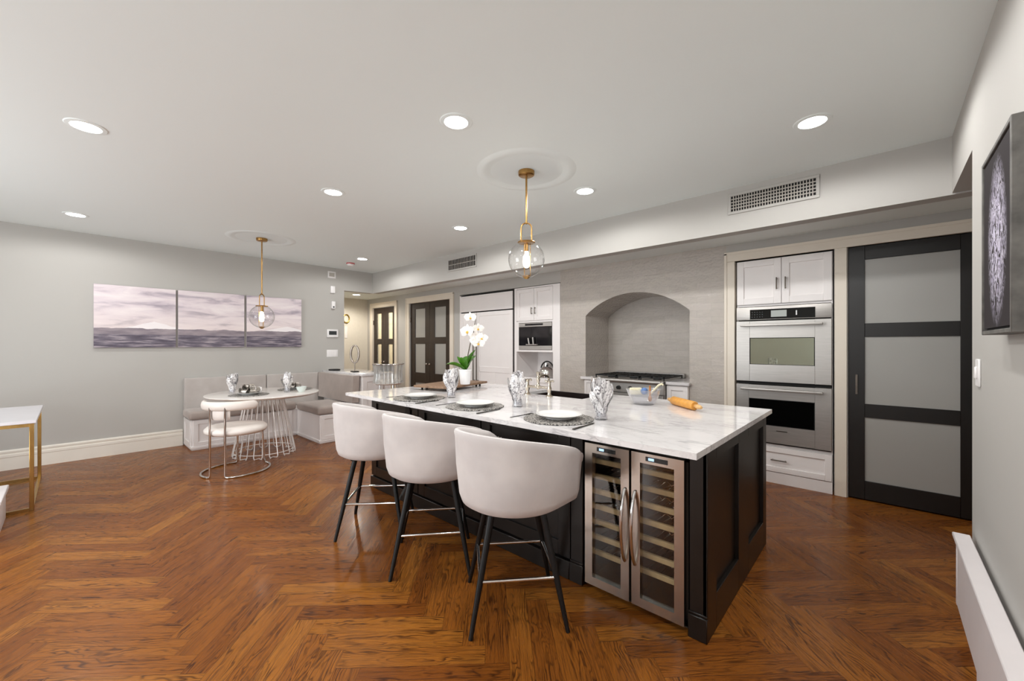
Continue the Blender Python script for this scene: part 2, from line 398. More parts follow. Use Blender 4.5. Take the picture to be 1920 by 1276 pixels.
def tag(o, label, cat, group=None, kind=None):
    o['label'] = label; o['category'] = cat
    if group: o['group'] = group
    if kind: o['kind'] = kind
    return o
def thing(name, label, cat, org=(0, 0, 0), group=None):
    o = bpy.data.objects.new(name, None); COL.objects.link(o); o.location = org; o.empty_display_size = .1
    ORG[o.name] = Vector(org); return tag(o, label, cat, group)
def struct(o, label=None, cat=None):
    o['kind'] = 'structure'
    if label: o['label'] = label
    if cat: o['category'] = cat
    return o
def copy_tree(o, parent=None):
    c = o.copy(); COL.objects.link(c); c.parent = parent
    for ch in list(o.children): copy_tree(ch, c)
    return c
def dup(o, loc, rz, label, group=None):
    c = copy_tree(o); c.location = loc; c.rotation_euler = (0, 0, rz); c['label'] = label
    if group: c['group'] = group
    return c
def arc(c, r, a0, a1, n, plane='xy'):
    out = []
    for k in range(n+1):
        a = a0+(a1-a0)*k/n; p, q = r*math.cos(a), r*math.sin(a)
        out.append({'xy': (c[0]+p, c[1]+q, c[2]), 'xz': (c[0]+p, c[1], c[2]+q), 'yz': (c[0], c[1]+p, c[2]+q)}[plane])
    return out
def shaker(mb, x0, x1, z0, z1, y, rail=.06, th=.02, rec=.013):        # a framed door in an X-Z plane, its front at y (facing -Y)
    mb.box(x0, x0+rail, y, y+th, z0, z1, .0015, 1); mb.box(x1-rail, x1, y, y+th, z0, z1, .0015, 1)
    mb.box(x0+rail, x1-rail, y, y+th, z0, z0+rail, .0015, 1); mb.box(x0+rail, x1-rail, y, y+th, z1-rail, z1, .0015, 1)
    mb.box(x0+rail-.002, x1-rail+.002, y+rec, y+th-.001, z0+rail-.002, z1-rail+.002)
    return mb
def bar_handle(parent, x, z, y, L, vertical=True, m='handle', r=.006, off=.03, name='handle'):
    mb = MB(); d = Vector((0, 0, L/2)) if vertical else Vector((L/2, 0, 0)); c = Vector((x, y-off, z))
    mb.cyl(c-d, c+d, r, n=10)
    for k in (-.8, .8): mb.cyl(c+d*k, c+d*k+Vector((0, off, 0)), r*.8, n=8)
    return mb.build(name, m, parent)

# ------------------------------------------------------------ the setting
XL, XR, YB, YS, YK, ZC, ZK = -6.95, .328, -3.0, 3.77, 4.64, 2.67, 2.39
def floor():
    bm = bmesh.new(); uvl = bm.loops.layers.uv.new('board'); cl = bm.loops.layers.float_color.new('tone')
    w, n = .104, 6; r2 = math.sqrt(.5); ox, oy = .01, .816
    def quad(p0, q0, lp, lq, along):          # block in the (p, q) lattice; p along (1,1), q along (1,-1)
        cs = [(p0, q0), (p0+lp, q0), (p0+lp, q0+lq), (p0, q0+lq)]
        xy = [(ox+(p+q)*r2*w, oy+(p-q)*r2*w) for p, q in cs]
        cx = sum(a for a, b in xy)/4; cy = sum(b for a, b in xy)/4
        if not (-9.1 < cx < 1.6 and -3.3 < cy < 6.1): return
        if cx < -7.3 and cy < 3.0: return
        if cx > .62 and cy < 2.7: return
        f = bm.faces.new([bm.verts.new((a, b, 0)) for a, b in xy])
        t = (random.random(), random.random(), random.random(), 1); L = n*w
        uv = [(0, 0), (L, 0), (L, w), (0, w)] if along else [(0, 0), (0, w), (L, w), (L, 0)]
        for lo, c in zip(f.loops, uv): lo[uvl].uv = c; lo[cl] = t
    R = 110
    for m in range(-12, 13):
        for j in range(-R, R):
            quad(j + 2*n*m, j, n, 1, True)
    for m in range(-12, 13):
        for c in range(-R, R):
            # the upright blocks fill the rest of each column
            quad(c, c - 2*n + 1 + 2*n*m, 1, n, False)
    bmesh.ops.recalc_face_normals(bm, faces=list(bm.faces))
    for f in bm.faces:
        if f.normal.z < 0: f.normal_flip()
    me = bpy.data.meshes.new('floor'); bm.to_mesh(me); bm.free(); me.materials.append(MT['floor'])
    o = bpy.data.objects.new('floor', me); COL.objects.link(o)
    return struct(o, 'brown oak herringbone floor', 'floor')
floor()
struct(MB().box(XL-.12, XR+.15, YB-.1, YS+.12, ZC, ZC+.1).build('ceiling', 'ceiling'), 'pale grey main ceiling', 'ceiling')
mb = MB().box(-8.95, 1.45, YS+.12, 6.0, ZK, ZK+.1).box(-8.95, XL-.12, 3.1, YS+.12, ZK, ZK+.1).box(XR+.12, 1.45, 3.0, YS+.12, ZK, ZK+.1)
struct(mb.build('ceiling_kitchen', 'ceiling'), 'lower ceiling over the kitchen strip and hall', 'ceiling')
struct(MB().box(XL, XR+.12, YS, YS+.12, 2.30, ZC+.02).build('wall_soffit', 'wall'), 'dropped grey soffit along the kitchen', 'soffit')
struct(MB().box(XR, XR+.12, 3.0, YS, 2.31, ZC+.02).build('wall_bulkhead', 'wall'), 'grey bulkhead over the right recess', 'bulkhead')
mb = MB().box(XL-.12, XL, YB, 3.23, 0, ZC+.02).box(XL-.12, XL, 3.23, YS, 2.30, ZC+.02)
struct(mb.build('wall_left', 'wall'), 'grey wall with three seascape pictures', 'wall')
mb = MB().box(XR, XR+.15, YB, -2.7, 0, ZC+.02).box(XR, XR+.15, -1.0, 3.0, 0, ZC+.02).box(XR, XR+.15, -2.7, -1.0, 0, .22).box(XR, XR+.15, -2.7, -1.0, 2.5, ZC+.02)
struct(mb.build('wall_right', 'wall'), 'grey wall at the right edge', 'wall')
struct(MB().box(XR+.15, 1.45, 2.85, 3.0, 0, ZK+.1).box(1.30, 1.45, 3.0, 6.0, 0, ZK).build('wall_recess', 'wall'), 'walls of the right recess', 'wall')
mb = MB()
for a in ((-8.95, -8.56, 0, ZK), (-8.56, -7.60, 2.17, ZK), (-7.60, -7.06, 0, ZK), (-7.06, -5.75, 2.19, ZK), (-5.75, -5.50, 0, ZK),
          (-5.50, -3.33, 2.225, ZK), (-1.205, -1.122, 0, ZK), (-1.122, .56, 2.21, ZK), (-.317, -.221, 0, 2.21), (.56, 1.45, 0, ZK)):
    mb.box(a[0], a[1], YK, YK+.15, a[2], a[3])
struct(mb.build('wall_kitchen', 'wall'), 'grey kitchen wall with doors and cabinets', 'wall')
struct(MB().box(-8.95, 1.45, 5.9, 6.0, 0, ZK).box(-7.35, -7.25, YK+.15, 5.9, 0, ZK).build('wall_behind', 'hall'), 'wall behind the closets', 'wall')
struct(MB().box(-8.95, -8.80, 3.1, 5.9, 0, ZK).box(-8.80, XL-.12, 3.1, 3.23, 0, ZK).build('wall_hall', 'hall'), 'cream walls of the hall', 'wall')
# tiled wall with the arched cooking niche
AX0, AX1, AS, AT = -2.918, -1.576, 1.735, 1.99
hw = (AX1-AX0)/2; rise = AT-AS; RA = (hw*hw+rise*rise)/(2*rise); cz = AT-RA; half = math.asin(hw/RA); acx = (AX0+AX1)/2
poly = [(-3.33, AS), (-3.33, ZK), (-1.205, ZK), (-1.205, AS)] + [(acx+RA*math.sin(half*(1-2*k/28)), cz+RA*math.cos(half*(1-2*k/28))) for k in range(29)]
mb = MB().box(-3.33, AX0, YK, 5.25, 0, AS).box(AX1, -1.205, YK, 5.25, 0, AS)
mb.prism(poly, lambda x, z: (x, YK, z), lambda x, z: (x, 5.25, z)).box(-3.0, -1.5, 5.25, 5.35, 0, 2.1)
struct(mb.build('wall_tile', 'tile', ang=20), 'greige glazed tile wall with arched cooking niche', 'wall')
# wall behind the camera, with an unseen window added for fill light
mb = MB().box(XL-.12, XR+.15, YB-.12, YB, 0, .22).box(XL-.12, XR+.15, YB-.12, YB, 2.5, ZC).box(XL-.12, -5.1, YB-.12, YB, .22, 2.5).box(-2.9, XR+.15, YB-.12, YB, .22, 2.5)
struct(mb.build('wall_back', 'wall'), 'wall behind the camera', 'wall')
mb = MB()
for x in (-5.1, -4.03, -2.96): mb.box(x, x+.06, YB-.1, YB-.02, .22, 2.5)
mb.box(-5.1, -2.9, YB-.1, YB-.02, .22, .28).box(-5.1, -2.9, YB-.1, YB-.02, 2.44, 2.5)
wn = struct(mb.build('added_window_1', 'base'), 'tall unseen window added behind the camera for fill light', 'window')
MB().box(-5.04, -2.96, YB-.065, YB-.06, .28, 2.44).build('pane', 'glass', wn)
mb = MB().box(XR+.03, XR+.1, -2.7, -2.64, .22, 2.5).box(XR+.03, XR+.1, -1.06, -1.0, .22, 2.5).box(XR+.03, XR+.1, -1.88, -1.82, .22, 2.5).box(XR+.03, XR+.1, -2.7, -1.0, .22, .28).box(XR+.03, XR+.1, -2.7, -1.0, 2.44, 2.5)  # invented side window, out of view, added to brighten the ceiling
wn = struct(mb.build('added_window_2', 'base'), 'tall unseen side window added behind the camera for fill light', 'window')
MB().box(XR+.062, XR+.067, -2.64, -1.06, .28, 2.44).build('pane', 'glass', wn)
# baseboards
def baseboard(name, y0, y1):
    pr = [(0, 0), (.018, 0), (.018, .135), (.022, .14), (.022, .165), (.012, .172), (.012, .185), (.02, .19), (.02, .205), (.006, .216), (0, .216)]
    return MB().prism(pr, lambda a, z: (XL+a, y0, z), lambda a, z: (XL+a, y1, z)).build(name, 'base', ang=25)
struct(baseboard('baseboard_left', YB, 1.012), 'tall cream moulded baseboard under the pictures', 'baseboard')
struct(MB().box(XR-.015, XR, YB, 2.995, 0, .09).build('baseboard_right', 'base'), 'low baseboard on the right wall', 'baseboard')
# door and cabinet casings
def casing(name, x0, x1, zt, w=.085, mids=(), label=''):
    mb = MB()
    for a in [x0, x1-w]+list(mids):
        mb.box(a, a+w, YK-.02, YK+.06, 0, zt-w, .003, 1)
    mb.box(x0, x1, YK-.02, YK+.06, zt-w, zt, .003, 1)
    mb.box(x0-.012, x0+.012, YK-.028, YK, 0, zt).box(x1-.012, x1+.012, YK-.028, YK, 0, zt).box(x0-.012, x1+.012, YK-.028, YK, zt-.012, zt+.012)
    return struct(mb.build(name, 'trim'), label, 'door casing')
casing('trim_1', -8.63, -7.53, 2.27, .09, label='cream casing round the far hall doors')
casing('trim_2', -7.17, -5.67, 2.28, .10, label='cream casing round the frosted double doors')
casing('trim_3', -1.205, .65, 2.295, .085, [-.313], 'cream casing round the ovens and the black door')

def leaf(root, x0, x1, z0, z1, y, stile, rails, m, pane, th=.04):     # door leaf: rails = list of (z0, z1) solid bands
    mb = MB().box(x0, x0+stile, y, y+th, z0, z1, .002, 1).box(x1-stile, x1, y, y+th, z0, z1, .002, 1)
    for a, b in rails: mb.box(x0+stile, x1-stile, y, y+th, a, b, .002, 1)
    lf = mb.build('door_leaf', m, root)
    for (a, b), (c, d) in zip(rails, rails[1:]):
        MB().box(x0+stile-.005, x1-stile+.005, y+.014, y+.022, b-.005, c+.005).build('glass_pane', pane, lf)
    return lf
d3 = thing('door_3', 'black three-panel door with frosted glass, right of the ovens', 'door', (.17, YK, 0)); d3['kind'] = 'structure'
lf = leaf(d3, -.218, .556, .012, 2.206, YK+.005, .108, [(.012, .170), (.722, .838), (1.419, 1.535), (2.088, 2.206)], 'blackdoor', 'frost')
MB().box(-.171, -.157, YK-.012, YK-.006, .92, 1.09).box(-.171, -.157, YK-.008, YK+.006, .925, .935).box(-.171, -.157, YK-.008, YK+.006, 1.075, 1.085).build('door_handle', 'handle', lf)
def double(name, x0, x1, zt, rails, pane, label, st):
    r = thing(name, label, 'door', ((x0+x1)/2, YK, 0)); r['kind'] = 'structure'
    xm = (x0+x1)/2
    for a, b, hx in ((x0, xm-.002, xm-.05), (xm+.002, x1, xm+.05)):
        lf = leaf(r, a, b, .012, zt, YK+.02, st, rails, 'brown', pane)
        MB().sphere((hx, YK-.02, .98), .02).cyl((hx, YK-.02, .98), (hx, YK+.02, .98), .009).build('door_knob', 'chrome', lf)
        hg = x0+.004 if a == x0 else x1-.004
        for z in (.25, 1.85): MB().cyl((hg, YK+.012, z-.05), (hg, YK+.012, z+.05), .012).build('hinge', 'handle', lf)
    return r
double('door_2', -7.06, -5.775, 2.178, [(.012, .22), (.60, .80), (1.37, 1.495), (2.062, 2.178)], 'frost', 'dark brown double doors with frosted panes, left of the refrigerator', .15)
double('door_1', -8.54, -7.62, 2.178, [(.012, .20), (.78, .92), (1.36, 1.48), (2.047, 2.178)], 'frostlight', 'narrow dark double doors with bright panes at the end of the hall', .13)
lamp('pantry_lamp', 'POINT', (-8.0, 5.35, 2.1), 42, (1, .88, .62), shadow_soft_size=.08)

# ------------------------------------------------------------ island, worktop, sink, wine cooler
IX0, IX1, IY0, IY1 = -3.60, -.58, 1.94, 3.19
isl = thing('kitchen_island', 'black-brown panelled kitchen island base under the marble worktop', 'kitchen island', (-2.09, 2.56, 0))
mb = MB()
mb.box(IX0, -1.235, IY0+.02, 2.74, 0, .884).box(-3.60, -2.45, 2.74, IY1, 0, .884).box(-2.45, -1.74, 2.74, IY1, 0, .63)
mb.box(-1.74, -1.235, 2.74, IY1, 0, .884).box(-1.235, -.66, 2.56, IY1, 0, .884).box(-1.235, -.66, IY0+.03, 2.56, .822, .884).box(-.66, IX1-.02, IY0+.02, IY1, 0, .884)
mb.build('cabinet_body', 'black', isl)
mb = MB()          # right end: two framed panels
def ybox(y0, y1, z0, z1): mb.box(IX1-.021, IX1, y0, y1, z0, z1, .002, 1)
ybox(IY0, 2.075, 0, .884); ybox(2.478, 2.70, 0, .884); ybox(3.10, IY1, 0, .884)
for a, b in ((2.075, 2.478), (2.70, 3.10)): ybox(a, b, .81, .884); ybox(a, b, 0, .172)
mb.build('end_panel', 'black', isl)
for x0, x1 in ((-.66, IX1-.003), (-1.32, -1.238)):
    mb = MB().box(x0, x1, IY0, IY0+.03, 0, .884, .003, 1).box(x0-.004, x1+.004, IY0-.012, IY0+.03, 0, .11, .004, 1).box(x0-.002, x1+.002, IY0-.007, IY0+.02, .11, .122, .003, 1)
    mb.build('corner_post', 'black', isl)
for a, b in ((IX0, -2.84), (-2.83, -2.08), (-2.07, -1.325)):
    shaker(MB(), a, b, .115, .884, IY0+.001, .085).build('front_panel', 'black', isl)
MB().box(IX0, -1.325, IY0-.012, IY0+.02, 0, .105, .004, 1).build('plinth', 'black', isl)
MB().box(-3.02, -2.95, IY0-.004, IY0+.002, .70, .82, .002, 1).build('power_outlet', 'stoolleg', isl)

CX0, CX1, CY0, CY1, SX0, SX1, SY0, SY1 = -3.63, -.55, 1.70, 3.215, -2.42, -1.785, 2.785, 3.13
bm = bmesh.new()
SY1 = 3.13
xs, ys = [CX0, SX0, SX1, CX1], [CY0, SY0, SY1, CY1]
g = {(i, j, k): bm.verts.new((xs[i], ys[j], z)) for i in range(4) for j in range(4) for k, z in ((0, .885), (1, .912))}
for i in range(3):
    for j in range(3):
        if (i, j) in ((1, 1), (1, 2)): continue
        for k in (0, 1): bm.faces.new([g[i, j, k], g[i+1, j, k], g[i+1, j+1, k], g[i, j+1, k]])
for i in range(3):
    for j in (0, 3):
        if (i, j) != (1, 3): bm.faces.new([g[i, j, 0], g[i+1, j, 0], g[i+1, j, 1], g[i, j, 1]])
    for j in (0, 3): bm.faces.new([g[j, i, 0], g[j, i+1, 0], g[j, i+1, 1], g[j, i, 1]])
for a, b in (((1, 1), (2, 1)), ((2, 1), (2, 2)), ((2, 2), (2, 3)), ((1, 2), (1, 1)), ((1, 3), (1, 2))): bm.faces.new([g[(*a, 0)], g[(*b, 0)], g[(*b, 1)], g[(*a, 1)]])
ed = [e for e in bm.edges if len(e.link_faces) == 2 and e.calc_face_angle(0) > 1]
bmesh.ops.recalc_face_normals(bm, faces=list(bm.faces))
bmesh.ops.bevel(bm, geom=ed, offset=.004, segments=2, profile=.5, affect='EDGES')
mb = MB(); mb.bm.free(); mb.bm = bm
tag(mb.build('island_worktop', 'marble', org=(-2.09, 2.46, .885)), 'long white marble worktop with grey veins on the black island', 'worktop')
sk = thing('kitchen_sink', 'dark apron sink set into the far side of the island behind the bridge faucet', 'sink', (-2.1, 2.95, .66))
q0, q1, r0, r1 = SX0+.001, SX1-.001, SY0+.001, 3.222
mb = MB().box(q0, q1, r0, r1, .64, .66).box(q0, q0+.014, r0, r1, .66, .884).box(q1-.014, q1, r0, r1, .66, .884).box(q0+.014, q1-.014, r0, r0+.014, .66, .884).box(q0+.014, q1-.014, r1-.022, r1, .66, .898)
mb.build('basin', 'sink', sk); MB().cyl((-2.1, 2.98, .66), (-2.1, 2.98, .664), .04).build('drain', 'nickel', sk)

fa = thing('bridge_faucet', 'polished nickel bridge faucet standing on the island in front of the sink', 'faucet', (-2.19, 2.74, .912))
fx0, fx1, fy = -2.31, -2.07, 2.725
for x in (fx0, fx1):
    lg = MB().lathe([(0, 0), (.030, 0), (.030, .006), (.019, .012), (.014, .03), (.018, .05), (.020, .07), (.013, .09), (.013, .115), (.017, .12), (.017, .135), (0, .14)], (x, fy, .912), 20).build('faucet_leg', 'nickel', fa)
    mb = MB().cyl((x-.04, fy, 1.043), (x+.04, fy, 1.043), .0055, n=8).cyl((x, fy-.04, 1.043), (x, fy+.04, 1.043), .0055, n=8)
    for d in ((-.04, 0), (.04, 0), (0, -.04), (0, .04)): mb.sphere((x+d[0], fy+d[1], 1.043), .009, 10, 8)
    mb.build('cross_handle', 'nickel', lg)
xm = (fx0+fx1)/2
MB().cyl((fx0, fy, .985), (fx1, fy, .985), .011, n=12).sphere((xm, fy, .985), .02).build('bridge', 'nickel', fa)
pts = [(xm, fy, 1.05)] + [(xm, fy+.075-.075*math.cos(a), 1.05+.035*math.sin(a)) for a in [PI*k/12 for k in range(1, 13)]] + [(xm, fy+.152, 1.035)]
MB().tube(pts, .0105, 12).lathe([(0, 0), (.017, 0), (.019, .01), (.012, .02), (.012, .05), (.017, .06), (.017, .075), (.012, .085), (.012, .105), (.018, .115), (.016, .127), (.006, .133), (0, .135)], (xm, fy, .985), 16).build('spout', 'nickel', fa)

wc = thing('wine_cooler', 'stainless two-door wine cooler built into the end of the island', 'wine cooler', (-.946, 2.2, 0))
wx0, wx1 = -1.222, -.672
mb = MB().box(wx0, wx0+.02, 1.965, 2.54, .02, .815).box(wx1-.02, wx1, 1.965, 2.54, .02, .815).box(wx0, wx1, 1.965, 2.54, .02, .05).box(wx0, wx1, 1.965, 2.54, .795, .815)
mb.box(wx0, wx1, 2.50, 2.54, .02, .815).box(-.965, -.93, 1.965, 2.54, .02, .815).box(wx0+.01, wx1-.01, 1.985, 2.5, 0, .03)
mb.build('cooler_body', 'cooldark', wc)
for x0, x1, hx, hinge in ((-1.216, -.954, -.976, 'l'), (-.941, -.679, -.921, 'r')):
    y, t = 1.926, .036
    mb = MB(); sw, bh, th = .046, .045, .05; z0, z1 = .036, .81
    def bar(poly): mb.prism(poly, lambda a, z: (a, y, z), lambda a, z: (a, y+t, z))
    bar([(x0, z0), (x1, z0), (x1-sw, z0+bh), (x0+sw, z0+bh)]); bar([(x0, z1), (x0+sw, z1-th), (x1-sw, z1-th), (x1, z1)])
    bar([(x0, z0), (x0+sw, z0+bh), (x0+sw, z1-th), (x0, z1)]); bar([(x1, z0), (x1, z1), (x1-sw, z1-th), (x1-sw, z0+bh)])
    dr = mb.build('cooler_door', 'coolersteel', wc, ang=15)
    MB().box(x0+sw-.003, x1-sw+.003, y+.012, y+.018, z0+bh-.003, z1-th+.003).build('door_glass', 'coolglass', dr)
    pts = [(hx, y-.045*math.sin(PI*k/16)**.7 - .002, .24+.37*k/16) for k in range(17)]
    MB().tube(pts, .0085, 10).build('door_handle', 'chrome', dr)
    cx = (x0+x1)/2
    MB().box(cx-.055, cx+.055, y-.002, y+.002, z1-.036, z1-.014).build('control_panel', 'screen', dr)
    MB().box(cx-.04, cx-.012, y-.0035, y-.001, z1-.031, z1-.019).build('display_light', 'led', dr)
    for k in range(7):
        z = .700-.0852*k
        sh = MB().box(x0+.028, x1-.028, 1.985, 2.003, z-.014, z+.014, .003, 1).build('shelf', 'shelfwood', wc)
        mb = MB()
        for i in range(5):
            xx = x0+.055+(x1-x0-.11)*i/4
            mb.tube([(xx-.012, 2.003, z+.004), (xx-.01, 2.12, z-.004), (xx-.01, 2.46, z-.004)], .0022, 6)
        for yy in (2.12, 2.28, 2.45):
            mb.tube([(x0+.03+(x1-x0-.06)*q/24, yy, z-.004+.016*abs(math.sin(q*PI/24*4))) for q in range(25)], .0026, 6)
        mb.build('wire_rack', 'chrome', sh)

# ------------------------------------------------------------ bar stools
def shell_plan(s):                       # s 0..1 from the right arm front round the back to the left arm front
    L = .20; A = PI*.31; tot = 2*L+A; d = s*tot
    if d < L: return Vector((.31, L-d)), Vector((1, 0))
    if d < L+A:
        a = (d-L)/.31; return Vector((.31*math.cos(a), -.31*math.sin(a))), None
    return Vector((-.31, d-L-A)), Vector((-1, 0))
def make_stool(label):
    r = thing('bar_stool', label, 'bar stool', (0, 0, 0), 'white bar stools along the island')
    NS = 56
    def sec(i):
        s = i/(NS-1); p, _ = shell_plan(s); k = .5-.5*math.cos(2*PI*s)
        k = k*k*(3-2*k); zt = .80+.138*math.sin(PI*s)**.72
        e = min(s, 1-s)*(NS-1); pinch = 1-.05*max(0, 1-e/2.0)**2
        prof = [(.02, .553), (.40, .548), (.66, .548), (.79, .553), (.875, .570), (.915, .605), (.94, .68), (.965, .75), (.985, zt-.04), (1.0, zt-.016), (.985, zt-.003), (.95, zt), (.91, zt-.004), (.885, zt-.022), (.865, zt-.06), (.83, .70), (.81, .63), (.5, .62), (.02, .62)]
        out = []
        for q, z in prof:
            qq = 1+(q-1)*1; f = pinch if q > .7 else 1
            yy = p.y*qq if p.y < 0 else p.y*(.72+.28*min(1, max(0, (q-.55)/.3)))
            zz = z
            if e < 3 and z > .8 and q > .8: zz = z-.045*(1-e/3)**2
            out.append(Vector((p.x*qq*(f if q > .7 else 1), yy, zz)))
        return out
    cols = [sec(i) for i in range(NS)]
    mb = MB(); gr = mb.grid(lambda i, j: cols[i][j], NS, len(cols[0]))
    for q in (gr[0], gr[-1]):
        mb.bm.faces.new(q)
    # underside closing between the two arm fronts
    mb.bm.faces.new([gr[0][0]] + [gr[i][0] for i in range(1, NS)])
    sh = mb.build('shell', 'velvet', r, ang=50)
    # seam lines on the back
    # seat cushion
    def seat(i, j):
        a = 2*PI*i/48; v = j/7; q = [.02, .6, .92, 1, 1, .96, .6, .02][j]; z = [.60, .60, .605, .622, .652, .672, .688, .690][j]
        c, s_ = math.cos(a), math.sin(a); ex = .62
        x = .247*math.copysign(abs(c)**ex, c)*q; y = (.235*math.copysign(abs(s_)**ex, s_))*q-.005
        return Vector((x, y, z))
    MB_ = MB(); MB_.grid(seat, 48, 8, cu=True); MB_.build('seat', 'velvet', r, ang=60)
    # swivel plate and legs, turned against the seat
    tw = math.radians(-43); R = Matrix.Rotation(tw, 3, 'Z')
    MB().obox((0, 0, .537), (.30, .30, .02), R, .004).build('leg_plate', 'stoolleg', r)
    corners = []
    for sx, sy in ((1, 1), (-1, 1), (-1, -1), (1, -1)):
        a = R @ Vector((.125*sx, .125*sy, .533)); b = R @ Vector((.228*sx, .228*sy, 0)); corners.append((a, b))
        MB().tube([a, a.lerp(b, .5), b], [.0175, .0155, .0105], 14).build('leg', 'stoolleg', r)
    f = .56; q = [a.lerp(b, f) for a, b in corners]
    for i in range(4):
        MB().cyl(q[i], q[(i+1) % 4], .0085, n=10).build('footrest', 'chrome', r)
    return r
ST = make_stool('white tub bar stool farthest from the wine cooler')
ST.location = (-2.78, 1.545, 0); ST.rotation_euler = (0, 0, math.radians(0))
dup(ST, (-2.10, 1.55, 0), math.radians(3), 'white tub bar stool in the middle of the row of three')
dup(ST, (-1.41, 1.555, 0), math.radians(2), 'white tub bar stool nearest the wine cooler')

# ------------------------------------------------------------ place settings on the island
def make_mat(label, group): 
    mb = MB(); rnd = random.Random(3)
    mb.lathe([(0, 0), (.198, 0), (.206, .002), (.204, .006), (.19, .0055), (0, .005)], n=64, mod=lambda a, r, z: r*(1+.012*math.sin(a*24)) if r > .19 else r)
    return tag(mb.build('placemat', 'mat_silver', org=(0, 0, 0)), label, 'placemat', group)
def make_plate(label, group):
    mb = MB().lathe([(0, .004), (.07, .004), (.072, 0), (.078, 0), (.08, .005), (.115, .016), (.134, .024), (.136, .026), (.133, .027), (.11, .019), (.085, .012), (0, .011)], n=56)
    return tag(mb.build('dinner_plate', 'plate', org=(0, 0, 0)), label, 'plate', group)
def make_fork(label, group):
    mb = MB().box(-.005, .005, -.10, .03, 0, .0025, .001, 1).box(-.011, .011, .03, .055, 0, .0025, .001, 1)
    for k in range(4): mb.box(-.011+.0063*k, -.008+.0063*k, .055, .10, 0, .0025)
    return tag(mb.build('fork', 'cutlery', org=(0, 0, 0)), label, 'fork', group)
def make_knife(label, group):
    mb = MB().box(-.0075, .0075, -.11, -.01, 0, .006, .002, 1)
    mb.prism([(-.008, -.01), (.008, -.01), (.009, .08), (.004, .112), (-.006, .118), (-.008, .1)], lambda x, y: (x, y, .001), lambda x, y: (x, y, .003))
    return tag(mb.build('table_knife', 'cutlery', org=(0, 0, 0)), label, 'knife', group)
WT = .912
where = ['at the end of the island by the orchid', 'in the middle of the island', 'nearest the wine cooler']
seats = [(-2.79, 1.925), (-2.13, 1.935), (-1.41, 1.945)]
PM = PL = FK = KN = None
for (x, y), w in zip(seats, where):
    def put(src, mk, dz, dx, dy, txt, grp, rz=0):
        if src is None: o = mk(txt, grp); o.location = (x+dx, y+dy, WT+dz); o.rotation_euler = (0, 0, rz); return o
        dup(src, (x+dx, y+dy, WT+dz), rz, txt, grp); return src
    PM = put(PM, make_mat, .0005, 0, 0, 'round woven silver placemat '+w, 'placemats on the island')
    PL = put(PL, make_plate, .0068, 0, .005, 'round white dinner plate '+w, 'white plates on the island')
    KN = put(KN, make_knife, .0005, .232, -.09, 'dark table knife right of the plate '+w, 'knives on the island', .05)
    FK = put(FK, make_fork, .0005, -.236, -.06, 'dark fork left of the plate '+w, 'forks on the island', -.04)

def make_vase(label, group, seed=1):
    r = thing('napkin_glass', label, 'glass', (0, 0, 0), group); rnd = random.Random(seed)
    MB().lathe([(0, 0), (.034, 0), (.037, .004), (.034, .02), (.029, .06), (.031, .09), (.040, .125), (.044, .135), (.041, .134), (.036, .122), (.027, .09), (.025, .05), (.028, .018), (0, .014)], n=36,
               mod=lambda a, q, z: q*(1+.05*math.sin(8*a+z*40))).build('tumbler', 'crystal', r)
    mb = MB()
    for k in range(14):
        a0 = 2*PI*k/15*2.4+rnd.uniform(-.2, .2); ring = k % 3
        H = rnd.uniform(.205, .255)-.035*(ring == 2); out = (.012, .028, .044)[ring]*rnd.uniform(.85, 1.1); wd = rnd.uniform(.034, .050); tw = rnd.uniform(-1.2, 1.2); ph = rnd.uniform(0, 6)
        def pet(i, j):
            t = i/11; s_ = j/4-.5
            z = .02+(H-.02)*t; rr = .012+.014*min(1, t*3)+out*math.sin(PI*.62*max(0, t-.38)/.62)
            w_ = wd*math.sin(PI*(.14+.76*t))**.7; a = a0+tw*t*.5
            c, s2 = math.cos(a), math.sin(a); off = s_*1.5*w_
            cup = (.25-s_*s_)*.02+.003*math.sin(9*t+ph)
            return Vector((c*(rr+cup)-s2*off, s2*(rr+cup)+c*off, z-.008*abs(s_)*t))
        mb.grid(pet, 12, 5)
    mb.build('napkin', 'zebra', r, ang=70, recalc=False)
    return r
VS = make_vase('silvery napkin fanned in a glass beside the orchid tray', 'napkin glasses on the island'); VS.location = (-2.635, 2.13, WT)
dup(VS, (-1.903, 2.135, WT), 1.3, 'silvery napkin fanned in a glass in front of the faucet')
dup(VS, (-1.215, 2.10, WT), 2.6, 'silvery napkin fanned in a glass nearest the rolling pin')

# tray with orchid
tr = thing('wooden_tray', 'low wooden serving tray on small black feet holding the orchid', 'tray', (-3.25, 2.64, WT))
RZ = math.radians(105)
def loc(u, v, z): 
    c, s_ = math.cos(RZ), math.sin(RZ); return (-3.25+u*c-v*s_, 2.64+u*s_+v*c, z)
RM = Matrix.Rotation(RZ, 3, 'Z')
MB().obox((-3.25, 2.64, .948), (.70, .42, .022), RM, .006).build('tray_board', 'tray', tr)
for u in (-.29, -.22, .22, .29):
    for v in (-.15, .15): 
        p = loc(u, v, WT); MB().cyl(p, (p[0], p[1], .938), .009, .012, 10).build('tray_foot', 'stoolleg', tr)
OX, OY, OZ = -3.05, 2.64, .9592
orc = thing('potted_orchid', 'white orchid with broad green leaves in a white pot on the wooden tray', 'orchid', (OX, OY, OZ))
MB().lathe([(0, 0), (.046, 0), (.048, .004), (.062, .135), (.065, .137), (.065, .148), (.060, .148), (.058, .13), (0, .128)], (OX, OY, OZ), 32).build('pot', 'potwhite', orc)
rnd = random.Random(5)
